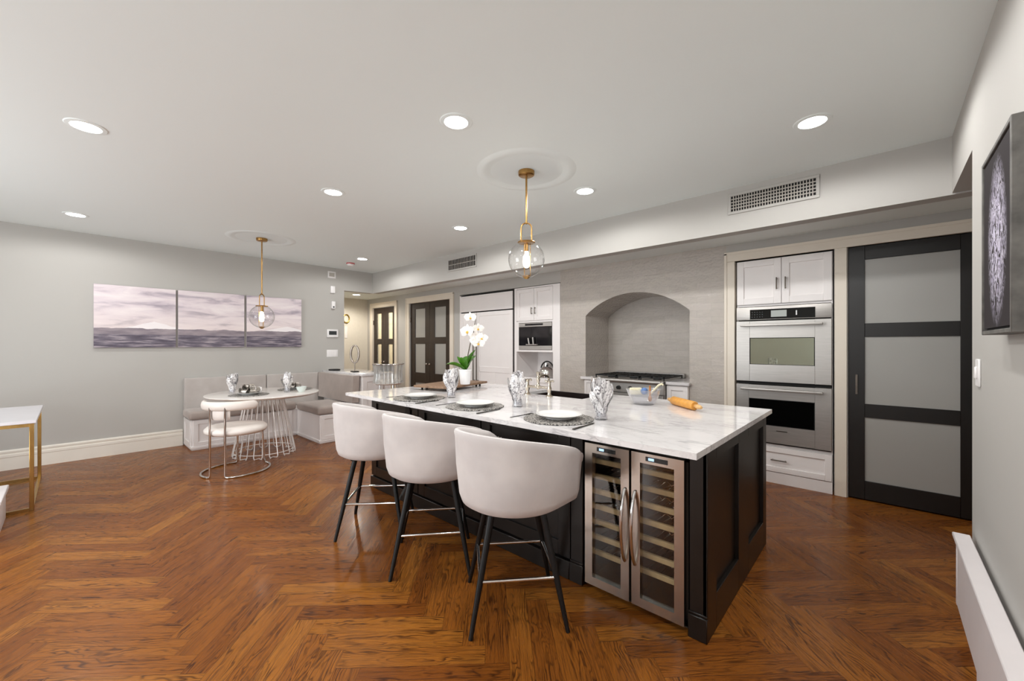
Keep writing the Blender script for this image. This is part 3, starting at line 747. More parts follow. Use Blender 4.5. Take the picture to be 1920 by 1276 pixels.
def leafb(mb, az, L, w, lift, droop):
    def fn(i, j):
        t = i/12; s_ = j/4-.5; ww = w*math.sin(PI*(.06+.9*t)**.75)
        hz = L*t*math.cos(lift); z = .135+L*t*math.sin(lift)-droop*t*t
        fold = abs(s_)*ww*.7
        return Vector((OX+math.cos(az)*hz-math.sin(az)*s_*ww, OY+math.sin(az)*hz+math.cos(az)*s_*ww, OZ+z+fold))
    mb.grid(fn, 13, 5)
ang = lambda dx: math.radians(42.5)+dx       # measured from the picture's left-right direction
for az, L, w, lift, dr in ((ang(PI+.25), .23, .10, .62, .07), (ang(2.5), .19, .085, .95, .02), (ang(-2.0), .17, .09, 1.1, .02), (ang(-.25), .25, .115, 1.12, .02), (ang(.35), .21, .11, 1.0, .03), (ang(1.5), .2, .10, 1.0, .03)):
    mb = MB(); leafb(mb, az, L, w, lift, dr); mb.build('leaf', 'leaf', orc, ang=60, recalc=False)
def off(r, z): return Vector((OX+r*math.cos(ang(0)), OY+r*math.sin(ang(0)), OZ+z))
pts = [off(.01, .12), off(.03, .30), off(.055, .42), off(.085, .52), off(.10, .62), off(.105, .69)]
MB().tube(pts, [.005, .005, .0045, .004, .0035, .003], 8).build('flower_stem', 'stem', orc)
def flower(c, s_, yaw, pitch):
    Rm = Matrix.Rotation(yaw, 3, 'Z') @ Matrix.Rotation(pitch, 3, 'X')
    mb = MB()
    for a, L, w in ((PI/2, .042, .026), (PI/2+2.1, .042, .026), (PI/2-2.1, .042, .026), (.15, .05, .052), (PI-.15, .05, .052)):
        def fn(i, j):
            t = i/6; q = j/4-.5; ww = w*math.sin(PI*(.1+.85*t)); d = L*s_*t
            p = Vector((math.cos(a)*d-math.sin(a)*q*ww*s_, -.006*math.sin(PI*t)-.01*t*t*s_+.012*q*q, math.sin(a)*d+math.cos(a)*q*ww*s_))
            return Vector(c)+Rm @ p
        mb.grid(fn, 7, 5)
    f = mb.build('flower', 'petal', orc, ang=60, recalc=False)
    MB().sphere(Vector(c)+Rm @ Vector((0, -.008, -.008)), .008*s_, 10, 8).build('flower_lip', 'lip', f)
for dx, z, s_, yw, pt in ((.058, .66, 1.15, .5, .2), (.03, .52, 1.55, .1, -.1), (.13, .55, 1.1, 1.2, 0), (.115, .47, 1.2, .7, .1), (.165, .455, 1.15, 1.0, -.1), (.135, .405, 1.15, .8, .2), (.095, .43, .9, .4, .1)):
    c = off(dx, z); c += Vector((.676, -.737, 0))*.035
    flower(c, s_*1.15, yw, pt)

# crystal bowl with its contents, rolling pin
bw = thing('crystal_bowl', 'clear cut-crystal bowl holding small utensils in front of the range', 'bowl', (-1.30, 2.86, WT))
bx, by = -1.30, 2.86
MB().lathe([(0, 0), (.075, 0), (.08, .006), (.10, .05), (.122, .105), (.125, .112), (.118, .110), (.094, .05), (.07, .014), (0, .011)], (bx, by, WT), 40, mod=lambda a, q, z: q*(1+.025*math.sin(12*a+z*30)) if z > .02 else q).build('bowl_shell', 'crystal', bw)
tag(MB().sphere((bx+.015, by-.02, WT+.098), .026, 16, 10).build('blue_ball', 'blue', org=(bx+.015, by-.02, WT+.098)), 'small blue ball in the crystal bowl', 'ball')
tag(MB().obox((bx-.045, by-.035, WT+.095), (.09, .03, .05), Matrix.Rotation(.74, 3, 'Z'), .008).build('cream_block', 'creambits', org=(bx-.045, by-.035, WT+.07)), 'small cream block in the crystal bowl', 'block')
mb = MB().tube([(bx+.062, by-.03, WT+.045), (bx+.052, by-.01, WT+.14)], .007, 8); mb.sphere((bx+.063, by-.032, WT+.048), (.014, .010, .022))
tag(mb.build('wooden_spoon', 'spoon', org=(bx+.09, by-.03, WT+.03)), 'brown wooden spoon leaning in the crystal bowl', 'spoon')
mb = MB().tube([(bx+.02, by+.05, WT+.06), (bx+.085, by+.07, WT+.14), (bx+.105, by+.075, WT+.15), (bx+.115, by+.078, WT+.14)], .007, 8)
tag(mb.build('whisk_handle', 'creambits', org=(bx+.05, by+.06, WT+.09)), 'cream curved utensil handle rising from the crystal bowl', 'utensil')
rp = thing('rolling_pin', 'wooden rolling pin lying on the worktop beside the crystal bowl', 'rolling pin', (-1.02, 2.90, WT))
a, b = Vector((-1.185, 3.03, WT+.031)), Vector((-.86, 2.755, WT+.031)); d = (b-a).normalized()
mb = MB(); p0, p1 = a+d*.075, b-d*.075
mb.tube([p0, p0+d*.006, p1-d*.006, p1], [.026, .030, .030, .026], 24); mb.build('roller', 'wood_pin', rp)
for p, s_ in ((p0, -1), (p1, 1)):
    q = d*s_
    MB().tube([p, p+q*.012, p+q*.03, p+q*.055, p+q*.072, p+q*.075], [.010, .012, .016, .014, .009, .003], 14).build('grip', 'wood_pin2', rp)

# ------------------------------------------------------------ oven tower
OX0, OX1 = -1.106, -.329
oc = thing('oven_cabinet', 'tall white oven cabinet with two upper doors and a bottom drawer', 'cabinet', (-.717, 4.9, 0))
Yf = YK-.005
mb = MB().box(OX0, OX1, YK+.02, 5.24, 0, .375).box(OX0, OX1, YK+.02, 5.24, 1.735, 2.20).box(OX0, OX0+.012, YK+.02, 5.24, .375, 1.735).box(OX1-.012, OX1, YK+.02, 5.24, .375, 1.735).box(OX0, OX1, 5.2, 5.24, .3, 1.8)
mb.box(OX0, OX1, Yf+.006, YK+.03, 0, .105)
mb.build('cabinet_body', 'white', oc)
xm = -.717
for a, b, hx in ((OX0+.004, xm-.002, xm-.036), (xm+.002, OX1-.004, xm+.036)):
    dr = shaker(MB(), a, b, 1.755, 2.195, Yf, .062).build('cabinet_door', 'white', oc)
    bar_handle(dr, hx, 1.945, Yf, .115)
dr = shaker(MB(), OX0+.004, OX1-.004, .112, .352, Yf, .05).build('drawer', 'white', oc)
bar_handle(dr, -.735, .232, Yf, .13, False)

ov = thing('double_oven', 'stainless steel double wall oven built into the tall white cabinet', 'oven', (-.717, 4.9, .38))
bx0, bx1 = OX0+.016, OX1-.016
MB().box(bx0, bx1, YK+.01, 5.15, .385, 1.73).build('oven_body', 'void', ov)
cp = MB().box(OX0+.003, OX1-.003, Yf-.012, YK+.012, 1.598, 1.728, .003, 2).build('control_panel', 'steel', ov)
MB().box(-.981, -.452, Yf-.015, Yf-.010, 1.604+.0, 1.700).build('display', 'blackgloss', cp)
MB().box(-.80, -.672, Yf-.0165, Yf-.014, 1.622, 1.685).build('display_screen', 'lcd', cp)
mb = MB()
for i in range(5):
    for j in range(3): mb.box(-.965+.022*i, -.957+.022*i, Yf-.0165, Yf-.014, 1.622+.024*j, 1.630+.024*j)
mb.build('button', 'screen', cp)
MB().box(-.60, -.59, Yf-.0165, Yf-.014, 1.632, 1.676).build('button', 'plastic', cp)
def ovendoor(z0, z1, wx0, wx1, wz0, wz1, hz, pane):
    y0, y1 = Yf-.022, YK+.012
    mb = MB().box(OX0+.003, wx0, y0, y1, z0, z1, .003, 1).box(wx1, OX1-.003, y0, y1, z0, z1, .003, 1).box(wx0-.001, wx1+.001, y0+.0004, y1, z0+.003, wz0).box(wx0-.001, wx1+.001, y0+.0004, y1, wz1, z1-.003)
    d = mb.build('oven_door', 'steel', ov)
    MB().box(wx0-.004, wx1+.004, y0+.004, y0+.012, wz0-.004, wz1+.004).build('oven_window', pane, d)
    MB().box(wx0, wx1, y0-.001, y0+.004, wz1-.006, wz1).box(wx0, wx1, y0-.001, y0+.004, wz0, wz0+.004).box(wx0, wx0+.004, y0-.001, y0+.004, wz0, wz1).box(wx1-.004, wx1, y0-.001, y0+.004, wz0, wz1).build('window_rim', 'void', d)
    mb = MB().box(-1.055, -.392, y0-.06, y0-.036, hz-.012, hz+.012, .005, 2)
    for x in (-1.03, -.417): mb.box(x-.014, x+.014, y0-.04, y0, hz-.010, hz+.010, .002, 1)
    mb.build('oven_handle', 'steel', d); return d
ovendoor(.985, 1.588, -.981, -.456, 1.155, 1.42, 1.543, 'ovenglass')
d = ovendoor(.392, .955, -.988, -.456, .562, .818, .912, 'blackgloss')
MB().box(-.755, -.665, Yf-.0235, Yf-.0215, .512, .520).build('emblem', 'handle', d)
MB().box(OX0+.003, OX1-.003, YK-.005, YK+.012, .958, .982).build('vent_strip', 'void', ov)

# ------------------------------------------------------------ range and side cabinets in the arch
rg = thing('gas_range', 'stainless gas range with black grates inside the arched tile niche', 'range', (-2.29, 4.9, 0))
gx0, gx1, gy0, gy1 = -2.765, -1.825, 4.545, 5.235
MB().box(gx0, gx1, gy0+.03, gy1, .05, .90).box(gx0, gx1, gy0-.01, gy1, .90, .93, .004, 1).build('range_body', 'steel', rg)
MB().cyl((gx0+.02, gy0-.03, .915), (gx1-.02, gy0-.03, .915), .024, n=16).box(gx0, gx1, gy0-.03, gy0+.03, .893, .932, .008, 2).build('bullnose', 'steel', rg)
pn = MB().box(gx0, gx1, gy0-.015, gy0+.03, .775, .89, .003, 1).build('control_panel', 'steel', rg)
for k in range(6):
    x = gx0+.09+.15*k
    MB().cyl((x, gy0-.05, .83), (x, gy0-.015, .83), .021, .025, 18).build('control_knob', 'stoolleg', pn)
dr = MB().box(gx0+.01, gx1-.01, gy0-.01, gy0+.03, .17, .765, .004, 1).build('oven_door', 'steel', rg)
MB().box(-2.6, -1.99, gy0-.012, gy0-.008, .32, .6).build('oven_window', 'blackgloss', dr)
mb = MB().cyl((gx0+.06, gy0-.06, .71), (gx1-.06, gy0-.06, .71), .013, n=12)
for x in (gx0+.1, gx1-.1): mb.cyl((x, gy0-.06, .71), (x, gy0, .71), .009, n=8)
mb.build('oven_handle', 'steel', dr)
for k in range(3):
    x0 = gx0+.02+.303*k; x1 = x0+.294; mb = MB(); z0, z1 = .955, .972
    for x in (x0, (x0+x1)/2-.006, x1-.012): mb.box(x, x+.012, gy0+.06, gy1-.06, z0, z1)
    for y in (gy0+.06, (gy0+gy1)/2-.006, gy1-.072): mb.box(x0, x1, y, y+.012, z0, z1)
    for yb in (gy0+.22, gy1-.22):
        for q in range(8):
            a = PI*q/4; cx = (x0+x1)/2; mb.tube([(cx+.03*math.cos(a), yb+.03*math.sin(a), z1-.006), (cx+.11*math.cos(a), yb+.11*math.sin(a), z1+.002)], .006, 6)
    for x in (x0+.006, x1-.006):
        for y in (gy0+.066, gy1-.066): mb.box(x-.006, x+.006, y-.006, y+.006, .93, z0)
    mb.build('burner_grate', 'grate', rg)
    for yb in (gy0+.22, gy1-.22): MB().lathe([(0, 0), (.05, 0), (.045, .012), (.03, .014), (.03, .02), (0, .02)], ((x0+x1)/2, yb, .93), 20).build('burner', 'grate', rg)
MB().box(gx0, gx1, gy1-.05, gy1, .93, .985, .004, 1).build('back_guard', 'steel', rg)
for x0, x1, wx0, wx1, side in ((-2.914, -2.772, -2.96, -2.770, 'left'), (-1.818, -1.580, -1.820, -1.560, 'right')):
    c = thing('side_cabinet', 'narrow white cabinet %s of the gas range' % side, 'cabinet', ((x0+x1)/2, 4.8, 0), 'cabinets beside the range')
    MB().box(x0, x1, 4.62, 5.24, .0, .895).build('cabinet_body', 'white', c)
    shaker(MB(), x0+.002, x1-.002, .11, .885, 4.598, .032 if x1-x0 < .2 else .05).build('cabinet_door', 'white', c)
    tag(MB().box(x0, x1, YK, 5.24, .8955, .93).box(wx0, wx1, 4.575, YK-.001, .8955, .93, .003, 1).build('side_worktop', 'marble', org=((x0+x1)/2, 4.9, .8955)), 'small marble worktop %s of the gas range' % side, 'worktop', 'small worktops beside the range')

# ------------------------------------------------------------ refrigerator and coffee cabinet
fr = thing('refrigerator', 'large white panelled refrigerator between the double doors and the coffee cabinet', 'refrigerator', (-4.85, 4.9, 0))
MB().box(-5.485, -4.222, YK+.012, 5.3, .0, 2.20).build('refrigerator_body', 'void', fr)
MB().box(-5.495, -5.470, YK-.01, 5.3, 0, 2.205, .002, 1).build('side_panel', 'white', fr)
shaker(MB(), -5.465, -4.232, 1.915, 2.188, YK-.012, .035, rec=.006).build('grille_panel', 'white', fr)
def fpanel(x0, x1, cols):
    mb = MB(); y = YK-.012; z0, z1 = .10, 1.895
    shaker(mb, x0, x1, z0, z1, y, .065, rec=.008)
    mb.box(x0+.06, x1-.06, y, y+.015, .90, .99, .0015, 1)
    if cols == 2: mb.box((x0+x1)/2-.03, (x0+x1)/2+.03, y, y+.015, z0+.06, .905, .0015, 1)
    return mb.build('refrigerator_door', 'white', fr)
for x0, x1, c, hx in ((-5.465, -5.062, 1, -5.095), (-5.050, -4.232, 2, -5.012)):
    d = fpanel(x0, x1, c)
    mb = MB().cyl((hx, YK-.055, .70), (hx, YK-.055, 1.42), .011, n=12)
    for z in (.75, 1.37): mb.cyl((hx, YK-.055, z), (hx, YK-.008, z), .008, n=8)
    mb.build('door_handle', 'handle', d)
MB().box(-5.47, -4.23, YK+.02, YK+.06, 0, .10).build('toe_grille', 'void', fr)

cc = thing('coffee_cabinet', 'tall white cabinet with upper doors, coffee machine and open niche', 'cabinet', (-3.77, 4.9, 0))
kx0, kx1 = -4.195, -3.332
mb = MB().box(kx0, -4.150, YK-.006, 5.2, 0, 2.215).box(-3.455, kx1, YK-.006, 5.2, 0, 2.215).box(-4.150, -3.455, YK-.006, 5.2, 2.195, 2.215)
mb.box(-4.150, -3.455, YK+.02, 5.2, 1.70, 2.195).box(-4.150, -3.455, YK-.006, 5.2, 1.682, 1.702).box(-4.150, -3.455, YK-.010, 5.2, 1.245, 1.272).box(-4.150, -4.105, YK-.006, YK+.1, 1.272, 1.682).box(-3.468, -3.455, YK-.006, YK+.1, 1.272, 1.682)
mb.box(-4.150, -3.455, 5.15, 5.2, .8, 1.3).box(-4.150, -3.455, YK+.02, 5.2, 0, .86)
mb.build('cabinet_body', 'white', cc)
for a, b, hx in ((-4.147, -3.808, -3.838), (-3.804, -3.458, -3.774)):
    dr = shaker(MB(), a, b, 1.712, 2.190, YK-.006, .055).build('cabinet_door', 'white', cc)
    bar_handle(dr, hx, 1.855, YK-.006, .10)
for a, b in ((-4.147, -3.808), (-3.804, -3.458)): shaker(MB(), a, b, .11, .85, YK-.002, .055).build('cabinet_door', 'white', cc)
cm = thing('coffee_machine', 'built-in coffee machine with black glass front in the tall white cabinet', 'coffee machine', (-3.79, 4.8, 1.28))
m0, m1 = -4.098, -3.472
MB().box(m0+.005, m1-.005, YK+.005, 5.1, 1.280, 1.672).build('machine_body', 'void', cm)
MB().box(m0, m1, YK-.016, YK+.006, 1.618, 1.676, .002, 1).build('control_panel', 'steel', cm)
MB().box(-3.97, -3.63, YK-.018, YK-.014, 1.636, 1.664).build('display', 'blackgloss', cm)
MB().box(m0, m1, YK-.012, YK+.004, 1.338, 1.617).build('front_glass', 'blackgloss', cm)
MB().box(m0, m1, YK-.016, YK+.006, 1.277, 1.337, .002, 1).build('drip_tray', 'steel', cm)
MB().box(-3.93, -3.72, YK-.05, YK-.012, 1.345, 1.36, .003, 1).cyl((-3.87, YK-.04, 1.36), (-3.89, YK-.04, 1.45), .010, n=10).cyl((-3.79, YK-.04, 1.36), (-3.80, YK-.04, 1.46), .010, n=10).build('spout', 'steel', cm)
kt = thing('kettle', 'polished chrome pot with black curved handle in the cabinet niche', 'kettle', (-3.70, 4.82, .8602))
MB().lathe([(0, 0), (.105, 0), (.115, .01), (.118, .06), (.108, .12), (.07, .155), (.03, .168), (0, .17)], (-3.70, 4.82, .8602), 32).build('kettle_body', 'chrome', kt)
MB().tube([(-3.70+.12*math.cos(a), 4.82, .9702+.13*math.sin(a)) for a in [PI*.08+PI*.84*k/16 for k in range(17)]], .010, 10).build('kettle_handle', 'stoolleg', kt)
MB().sphere((-3.70, 4.82, 1.037), .016, 12, 8).build('lid_knob', 'stoolleg', kt)
cn = thing('canister', 'tall chrome canister behind the pot in the cabinet niche', 'canister', (-3.87, 5.03, .8602))
MB().cyl((-3.87, 5.03, .8602), (-3.87, 5.03, 1.05), .058, n=28).build('canister_body', 'chrome', cn)
MB().cyl((-3.87, 5.03, 1.05), (-3.87, 5.03, 1.066), .060, n=28).build('canister_lid', 'chrome', cn)

# ------------------------------------------------------------ soffit vents, ceiling lights, wall devices
def vent(x0, x1, z0, z1, nx, nz, label):
    v = thing('ceiling_vent', label, 'air vent', ((x0+x1)/2, YS, z0), 'vents on the soffit')
    y = YS-.012; b = .022
    mb = MB().box(x0-b, x1+b, y, YS, z1, z1+b, .002, 1).box(x0-b, x1+b, y, YS, z0-b, z0, .002, 1).box(x0-b, x0, y, YS, z0, z1, .002, 1).box(x1, x1+b, y, YS, z0, z1, .002, 1)
    mb.build('vent_frame', 'wall', v)
    MB().box(x0, x1, YS-.004, YS-.001, z0, z1).build('vent_back', 'void', v)
    mb = MB()
    for k in range(1, nx): 
        x = x0+(x1-x0)*k/nx; mb.box(x-.0028, x+.0028, y+.002, YS-.004, z0, z1)
    for k in range(1, nz):
        z = z0+(z1-z0)*k/nz; mb.box(x0, x1, y+.003, YS-.004, z-.0035, z+.0035)
    mb.build('vent_grille', 'louvre', v)
vent(-.94, -.364, 2.470, 2.598, 30, 5, 'large rectangular air vent at the right of the soffit, above the oven cabinet')
vent(-4.716, -4.133, 2.447, 2.587, 18, 2, 'small air vent on the soffit above the refrigerator')
LOCS = ['downlight in the left foreground, in front of the dining pendant', 'downlight at the far left near the picture wall, above the white desk', 'front downlight above the bar stools',
        'downlight between the two pendants', 'downlight near the right recess, closest to the big vent', 'downlight just right of the island pendant', 'downlight above the orchid, near the small vent', 'farthest ceiling downlight, beside the smoke detector']
def make_light(label):
    r = thing('downlight', 'round recessed white '+label, 'ceiling light', (0, 0, 0), 'recessed ceiling downlights')
    MB().lathe([(.068, -.001), (.070, -.006), (.092, -.004), (.096, 0), (.066, 0), (.068, -.001)], n=40).build('trim_ring', 'ceiling', r)
    MB().lathe([(0, -.003), (.067, -.003), (.067, -.0005), (0, -.0005)], n=32).build('lens', 'lamp', r); return r
D0 = None
for (x, y), lb in zip(LIGHTS[:8], LOCS):
    if D0 is None: D0 = make_light(lb); D0.location = (x, y, ZC)
    else: dup(D0, (x, y, ZC), 0, 'round recessed white '+lb)
dup(D0, (-8.05, 4.0, ZK), 0, 'round recessed downlight in the lower hall ceiling')
sm = thing('smoke_detector', 'small red and white smoke detector on the ceiling near the hall', 'smoke detector', (-6.34, 3.05, ZC))
MB().lathe([(0, -.045), (.04, -.045), (.052, -.03), (.055, -.018), (0, -.018)], (-6.34, 3.05, ZC), 28).build('detector_body', 'plastic', sm)
MB().lathe([(0, -.018), (.062, -.018), (.064, -.004), (.06, 0), (0, 0)], (-6.34, 3.05, ZC), 28).build('detector_base', 'red', sm)
def wallbox(name, label, cat, y, z, w, h, t, m, extra=None):
    r = thing(name, label, cat, (XL, y, z)); MB().box(XL, XL+t, y-w/2, y+w/2, z-h/2, z+h/2, min(.006, t*.4), 2).build('plate', m, r)
    if extra: extra(r)
    return r
def fr1(r):
    MB().box(XL+.004, XL+.009, 3.013-.045, 3.013+.045, 2.515, 2.58, .002, 1).build('grille', 'louvre', r)
wallbox('speaker_grille', 'square white speaker grille high on the wall by the hall', 'speaker', 3.013, 2.547, .135, .115, .006, 'plastic', fr1)
wallbox('chime_box', 'small white box under the speaker grille', 'chime', 3.022, 2.292, .075, .12, .035, 'plastic')
def fr2(r): MB().sphere((XL+.03, 3.031, 1.995), .018, 12, 8).build('sensor_lens', 'screen', r)
wallbox('motion_sensor', 'white rounded motion sensor above the thermostat', 'motion sensor', 3.031, 2.03, .06, .125, .04, 'plastic', fr2)
def fr3(r): MB().box(XL+.022, XL+.026, 3.022-.065, 3.022+.065, 1.52, 1.585).build('screen', 'screen', r)
wallbox('thermostat', 'white thermostat with dark screen on the wall by the hall', 'thermostat', 3.022, 1.545, .19, .135, .024, 'plastic', fr3)
def fr4(r):
    for k in range(3): MB().box(XL+.006, XL+.011, 3.022-.068+.05*k, 3.022-.032+.05*k, 1.172, 1.238, .001, 1).build('rocker', 'plastic', r)
wallbox('switch_plate', 'triple white light switch plate below the thermostat', 'light switch', 3.022, 1.204, .19, .12, .007, 'plastic', fr4)
sw = thing('light_switch', 'white dimmer switch on the right wall under the dark painting', 'light switch', (XR, 2.80, 1.225))
MB().box(XR-.008, XR, 2.755, 2.845, 1.160, 1.285, .003, 1).build('switch_plate', 'plastic', sw)
MB().box(XR-.016, XR-.007, 2.785, 2.815, 1.195, 1.25, .004, 1).build('rocker', 'plastic', sw)

# ------------------------------------------------------------ pictures
for k, (y0, y1, lb) in enumerate(((.177, .938, 'left panel of the seascape triptych, with the small snowy peak'), (.960, 1.720, 'middle panel of the seascape triptych'), (1.747, 2.512, 'right panel of the seascape triptych, behind the table pendant'))):
    p = thing('seascape_canvas', 'grey mauve '+lb, 'picture', (XL, (y0+y1)/2, 1.315), 'seascape pictures on the left wall')
    MB().box(XL+.001, XL+.034, y0, y1, 1.315, 2.08, .002, 1).build('canvas', 'canvasside', p)
    MB().box(XL+.034, XL+.0355, y0+.0015, y1-.0015, 1.3165, 2.0785).build('print', 'sea', p)
pa = thing('framed_painting', 'dark painting of a pale splatter in a deep weathered frame', 'picture', (XR, 2.02, 1.385))
y0, y1, z0, z1, xf = 1.79, 2.244, 1.385, 2.0, .268
mb = MB(); t = .014
mb.box(xf, XR-.001, y0, y0+t, z0, z1, .002, 1).box(xf, XR-.001, y1-t, y1, z0, z1, .002, 1).box(xf, XR-.001, y0+t, y1-t, z0, z0+t, .002, 1).box(xf, XR-.001, y0+t, y1-t, z1-t, z1, .002, 1)
mb.build('frame', 'framewood', pa)
MB().box(xf+.012, XR-.004, y0+t, y1-t, z0+t, z1-t).build('frame_recess', 'void', pa)
MB().box(xf+.004, xf+.013, y0+t+.006, y1-t-.006, z0+t+.008, z1-t-.008).build('canvas', 'splash', pa)

# ------------------------------------------------------------ baseboard heater at the right, low radiator at the left edge
hb = thing('baseboard_heater', 'long white baseboard heater along the right wall', 'heater', (XR-.04, 1.2, .1))
MB().box(.252, XR-.016, -1.0, 2.905, .423, .440, .003, 1).build('top_cover', 'radiator', hb)
MB().box(.266, .278, -.99, 2.895, .10, .424, .002, 1).box(.278, XR-.016, 2.875, 2.895, .10, .424, .002, 1).box(.264, .292, 2.87, 2.897, .10, .424, .002, 1).box(.30, XR-.016, -.99, 2.87, .02, .42).build('front_cover', 'radiator', hb)
for y in (.3, 1.5, 2.70): MB().box(.2785, .299, y-.3, y-.26, 0, .12).build('foot', 'radiator', hb)
lr = thing('radiator_cover', 'low white cover at the left edge in front of the desk', 'radiator', (-4.6, -.5, 0))
MB().box(-5.05, -4.30, -.95, -.33, .225, .255, .004, 1).build('top', 'radiator', lr)
MB().box(-5.03, -4.275, -.93, -.345, 0, .215, .006, 2).build('case', 'radiator', lr)

# ------------------------------------------------------------ pendants
def make_pendant(label, x, y, gz, gr, rot):
    r = thing('globe_pendant', label, 'pendant light', (x, y, ZC), 'brass globe pendants')
    MB().lathe([(0, -.034), (.05, -.034), (.060, -.028), (.062, -.018), (.062, 0), (0, 0)], (x, y, ZC), 32).build('canopy', 'brass', r)
    top = gz+gr+.14
    MB().cyl((x, y, top), (x, y, ZC-.03), .0075, n=12).build('rod', 'brass', r)
    c, s_ = math.cos(rot), math.sin(rot); hw = .040
    pts = [(-hw, gz+gr-.005), (-hw, gz+gr+.10)] + [(-hw*math.cos(a), gz+gr+.10+hw*math.sin(a)) for a in [PI*k/10 for k in range(1, 10)]] + [(hw, gz+gr+.10), (hw, gz+gr-.005)]
    mb = MB().tube([(x+u*c, y+u*s_, z) for u, z in pts], .0055, 10)
    mb.sphere((x, y, gz+gr+.14), .011, 12, 8)
    mb.build('yoke', 'brass', r)
    MB().lathe([(0, .004), (.066, .004), (.068, 0), (.066, -.005), (0, -.005)], (x, y, gz+gr-.008), 32).build('cap_plate', 'brass', r)
    prof = [(max(.0, gr*math.sin(PI*(.14+.82*k/28))), gr*math.cos(PI*(.14+.82*k/28))) for k in range(29)]
    MB().lathe(prof, (x, y, gz), 40).build('glass_globe', 'glass', r, recalc=True)
    MB().lathe([(0, -gr-.012), (.012, -gr-.011), (.030, -gr+.006), (.034, -gr+.014), (.012, -gr+.020), (0, -gr+.02)], (x, y, gz), 24).build('finial', 'brass', r)
    mb = MB()
    for k in range(3):
        a = rot+2*PI*k/3; mb.cyl((x+.03*math.cos(a), y+.03*math.sin(a), gz-gr+.018), (x+.03*math.cos(a), y+.03*math.sin(a), gz+gr-.012), .0028, n=8)
    mb.build('inner_rods', 'brass', r)
    MB().cyl((x, y, gz+.06), (x, y, gz+gr-.012), .016, n=16).build('lamp_socket', 'brass', r)
    MB().lathe([(0, -.065), (.016, -.06), (.026, -.035), (.027, -.01), (.018, .03), (.014, .06), (0, .06)], (x, y, gz), 20).build('bulb', 'bulb', r)
    lamp('pendant_lamp', 'POINT', (x, y, gz-.01), 14, (1, .88, .7), shadow_soft_size=.03)
    return r
make_pendant('brass pendant with clear globe hanging over the island', -2.0, 2.345, 2.0, .138, .74)
make_pendant('brass pendant with clear globe hanging over the round dining table', -5.686, 1.60, 1.70, .14, 2.2)
for x, y, lb in ((-2.0, 2.345, 'island'), (-5.686, 1.60, 'dining table')):
    tag(MB().lathe([(.275, 0), (.295, -.0028), (.315, -.006), (.332, -.0075), (.350, -.006), (.368, -.002), (.378, 0)], (x, y, ZC), 72).build('ceiling_medallion', 'ceiling', org=(x, y, ZC), ang=60), 'round ring moulding on the ceiling above the '+lb+' pendant', 'ceiling medallion', 'plaster rings on the ceiling')

# ------------------------------------------------------------ breakfast nook: benches, peninsula, table, chair
BY0, BY1 = 1.02, 2.87
b1 = thing('wall_bench', 'long white bench with taupe cushions under the seascape pictures', 'bench', (XL+.27, 2.0, 0))
MB().box(XL+.004, XL+.475, BY0+.012, BY1, 0, .385, .003, 1).box(XL+.02, XL+.49, BY0, BY1, .02, .05, .003, 1).build('bench_base', 'white', b1)
def panel_x(x, y0, y1, z0, z1, par):      # framed panel facing +X
    mb = MB(); f = .05
    mb.box(x, x+.012, y0, y1, z0, z0+f, .002, 1).box(x, x+.012, y0, y1, z1-f, z1, .002, 1).box(x, x+.012, y0, y0+f, z0+f, z1-f, .002, 1).box(x, x+.012, y1-f, y1, z0+f, z1-f, .002, 1)
    return mb.build('front_panel', 'white', par)
panel_x(XL+.475, BY0+.03, 2.22, .05, .38, b1)
mb = MB(); f = .05; y = BY0
for a in ((XL+.03, XL+.45, .05, .10), (XL+.03, XL+.45, .33, .38), (XL+.03, XL+.08, .10, .33), (XL+.40, XL+.45, .10, .33)): mb.box(a[0], a[1], y, y+.012, a[2], a[3], .002, 1)
mb.build('end_panel', 'white', b1)
def cushion(x0, x1, y0, y1, z0, z1, par, name='seat_cushion', m='bench', bev=.035):
    return MB().box(x0, x1, y0, y1, z0, z1, bev, 4).build(name, m, par, ang=60)
cushion(XL+.075, XL+.52, BY0-.02, 2.27, .39, .50, b1)
cushion(XL+.004, XL+.085, BY0, 1.995, .40, .90, b1, 'back_cushion', 'benchback', .018)
cushion(XL+.004, XL+.085, 2.003, 2.76, .40, .90, b1, 'back_cushion', 'benchback', .018)
b2 = thing('corner_bench', 'short white bench with taupe cushions in front of the marble-topped white peninsula', 'bench', (-6.05, 2.55, 0))
RX1 = -5.645
MB().box(XL+.495, RX1, 2.285, 2.85, 0, .385, .003, 1).box(XL+.495, RX1+.008, 2.272, 2.85, .02, .05, .003, 1).build('bench_base', 'white', b2)
panel_x(RX1, 2.30, 2.82, .05, .38, b2)
cushion(XL+.53, RX1+.02, 2.255, 2.75, .39, .50, b2)
MB().prism([(XL+.09, .505), (RX1-.02, .505), (RX1+.015, .90), (XL+.09, .90)], lambda x, z: (x, 2.752, z), lambda x, z: (x, 2.845, z)).build('back_cushion', 'bench', b2)
pn = thing('peninsula_cabinet', 'white panelled peninsula cabinet behind the corner bench', 'cabinet', (-6.25, 3.1, 0))
MB().box(XL+.01, -5.615, 2.875, 3.345, 0, .889).build('cabinet_body', 'white', pn)
mb = MB()
for a in ((2.88, 2.95, 0, .888), (3.27, 3.34, 0, .888), (2.95, 3.27, 0, .12), (2.95, 3.27, .80, .888)): mb.box(-5.615, -5.602, a[0], a[1], a[2], a[3], .002, 1)
mb.build('end_panel', 'white', pn)
tag(MB().box(XL+.002, -5.575, 2.852, 3.37, .8895, .925, .004, 2).build('peninsula_worktop', 'marble', org=(-6.2, 3.1, .8895)), 'marble worktop of the peninsula behind the corner bench', 'worktop')
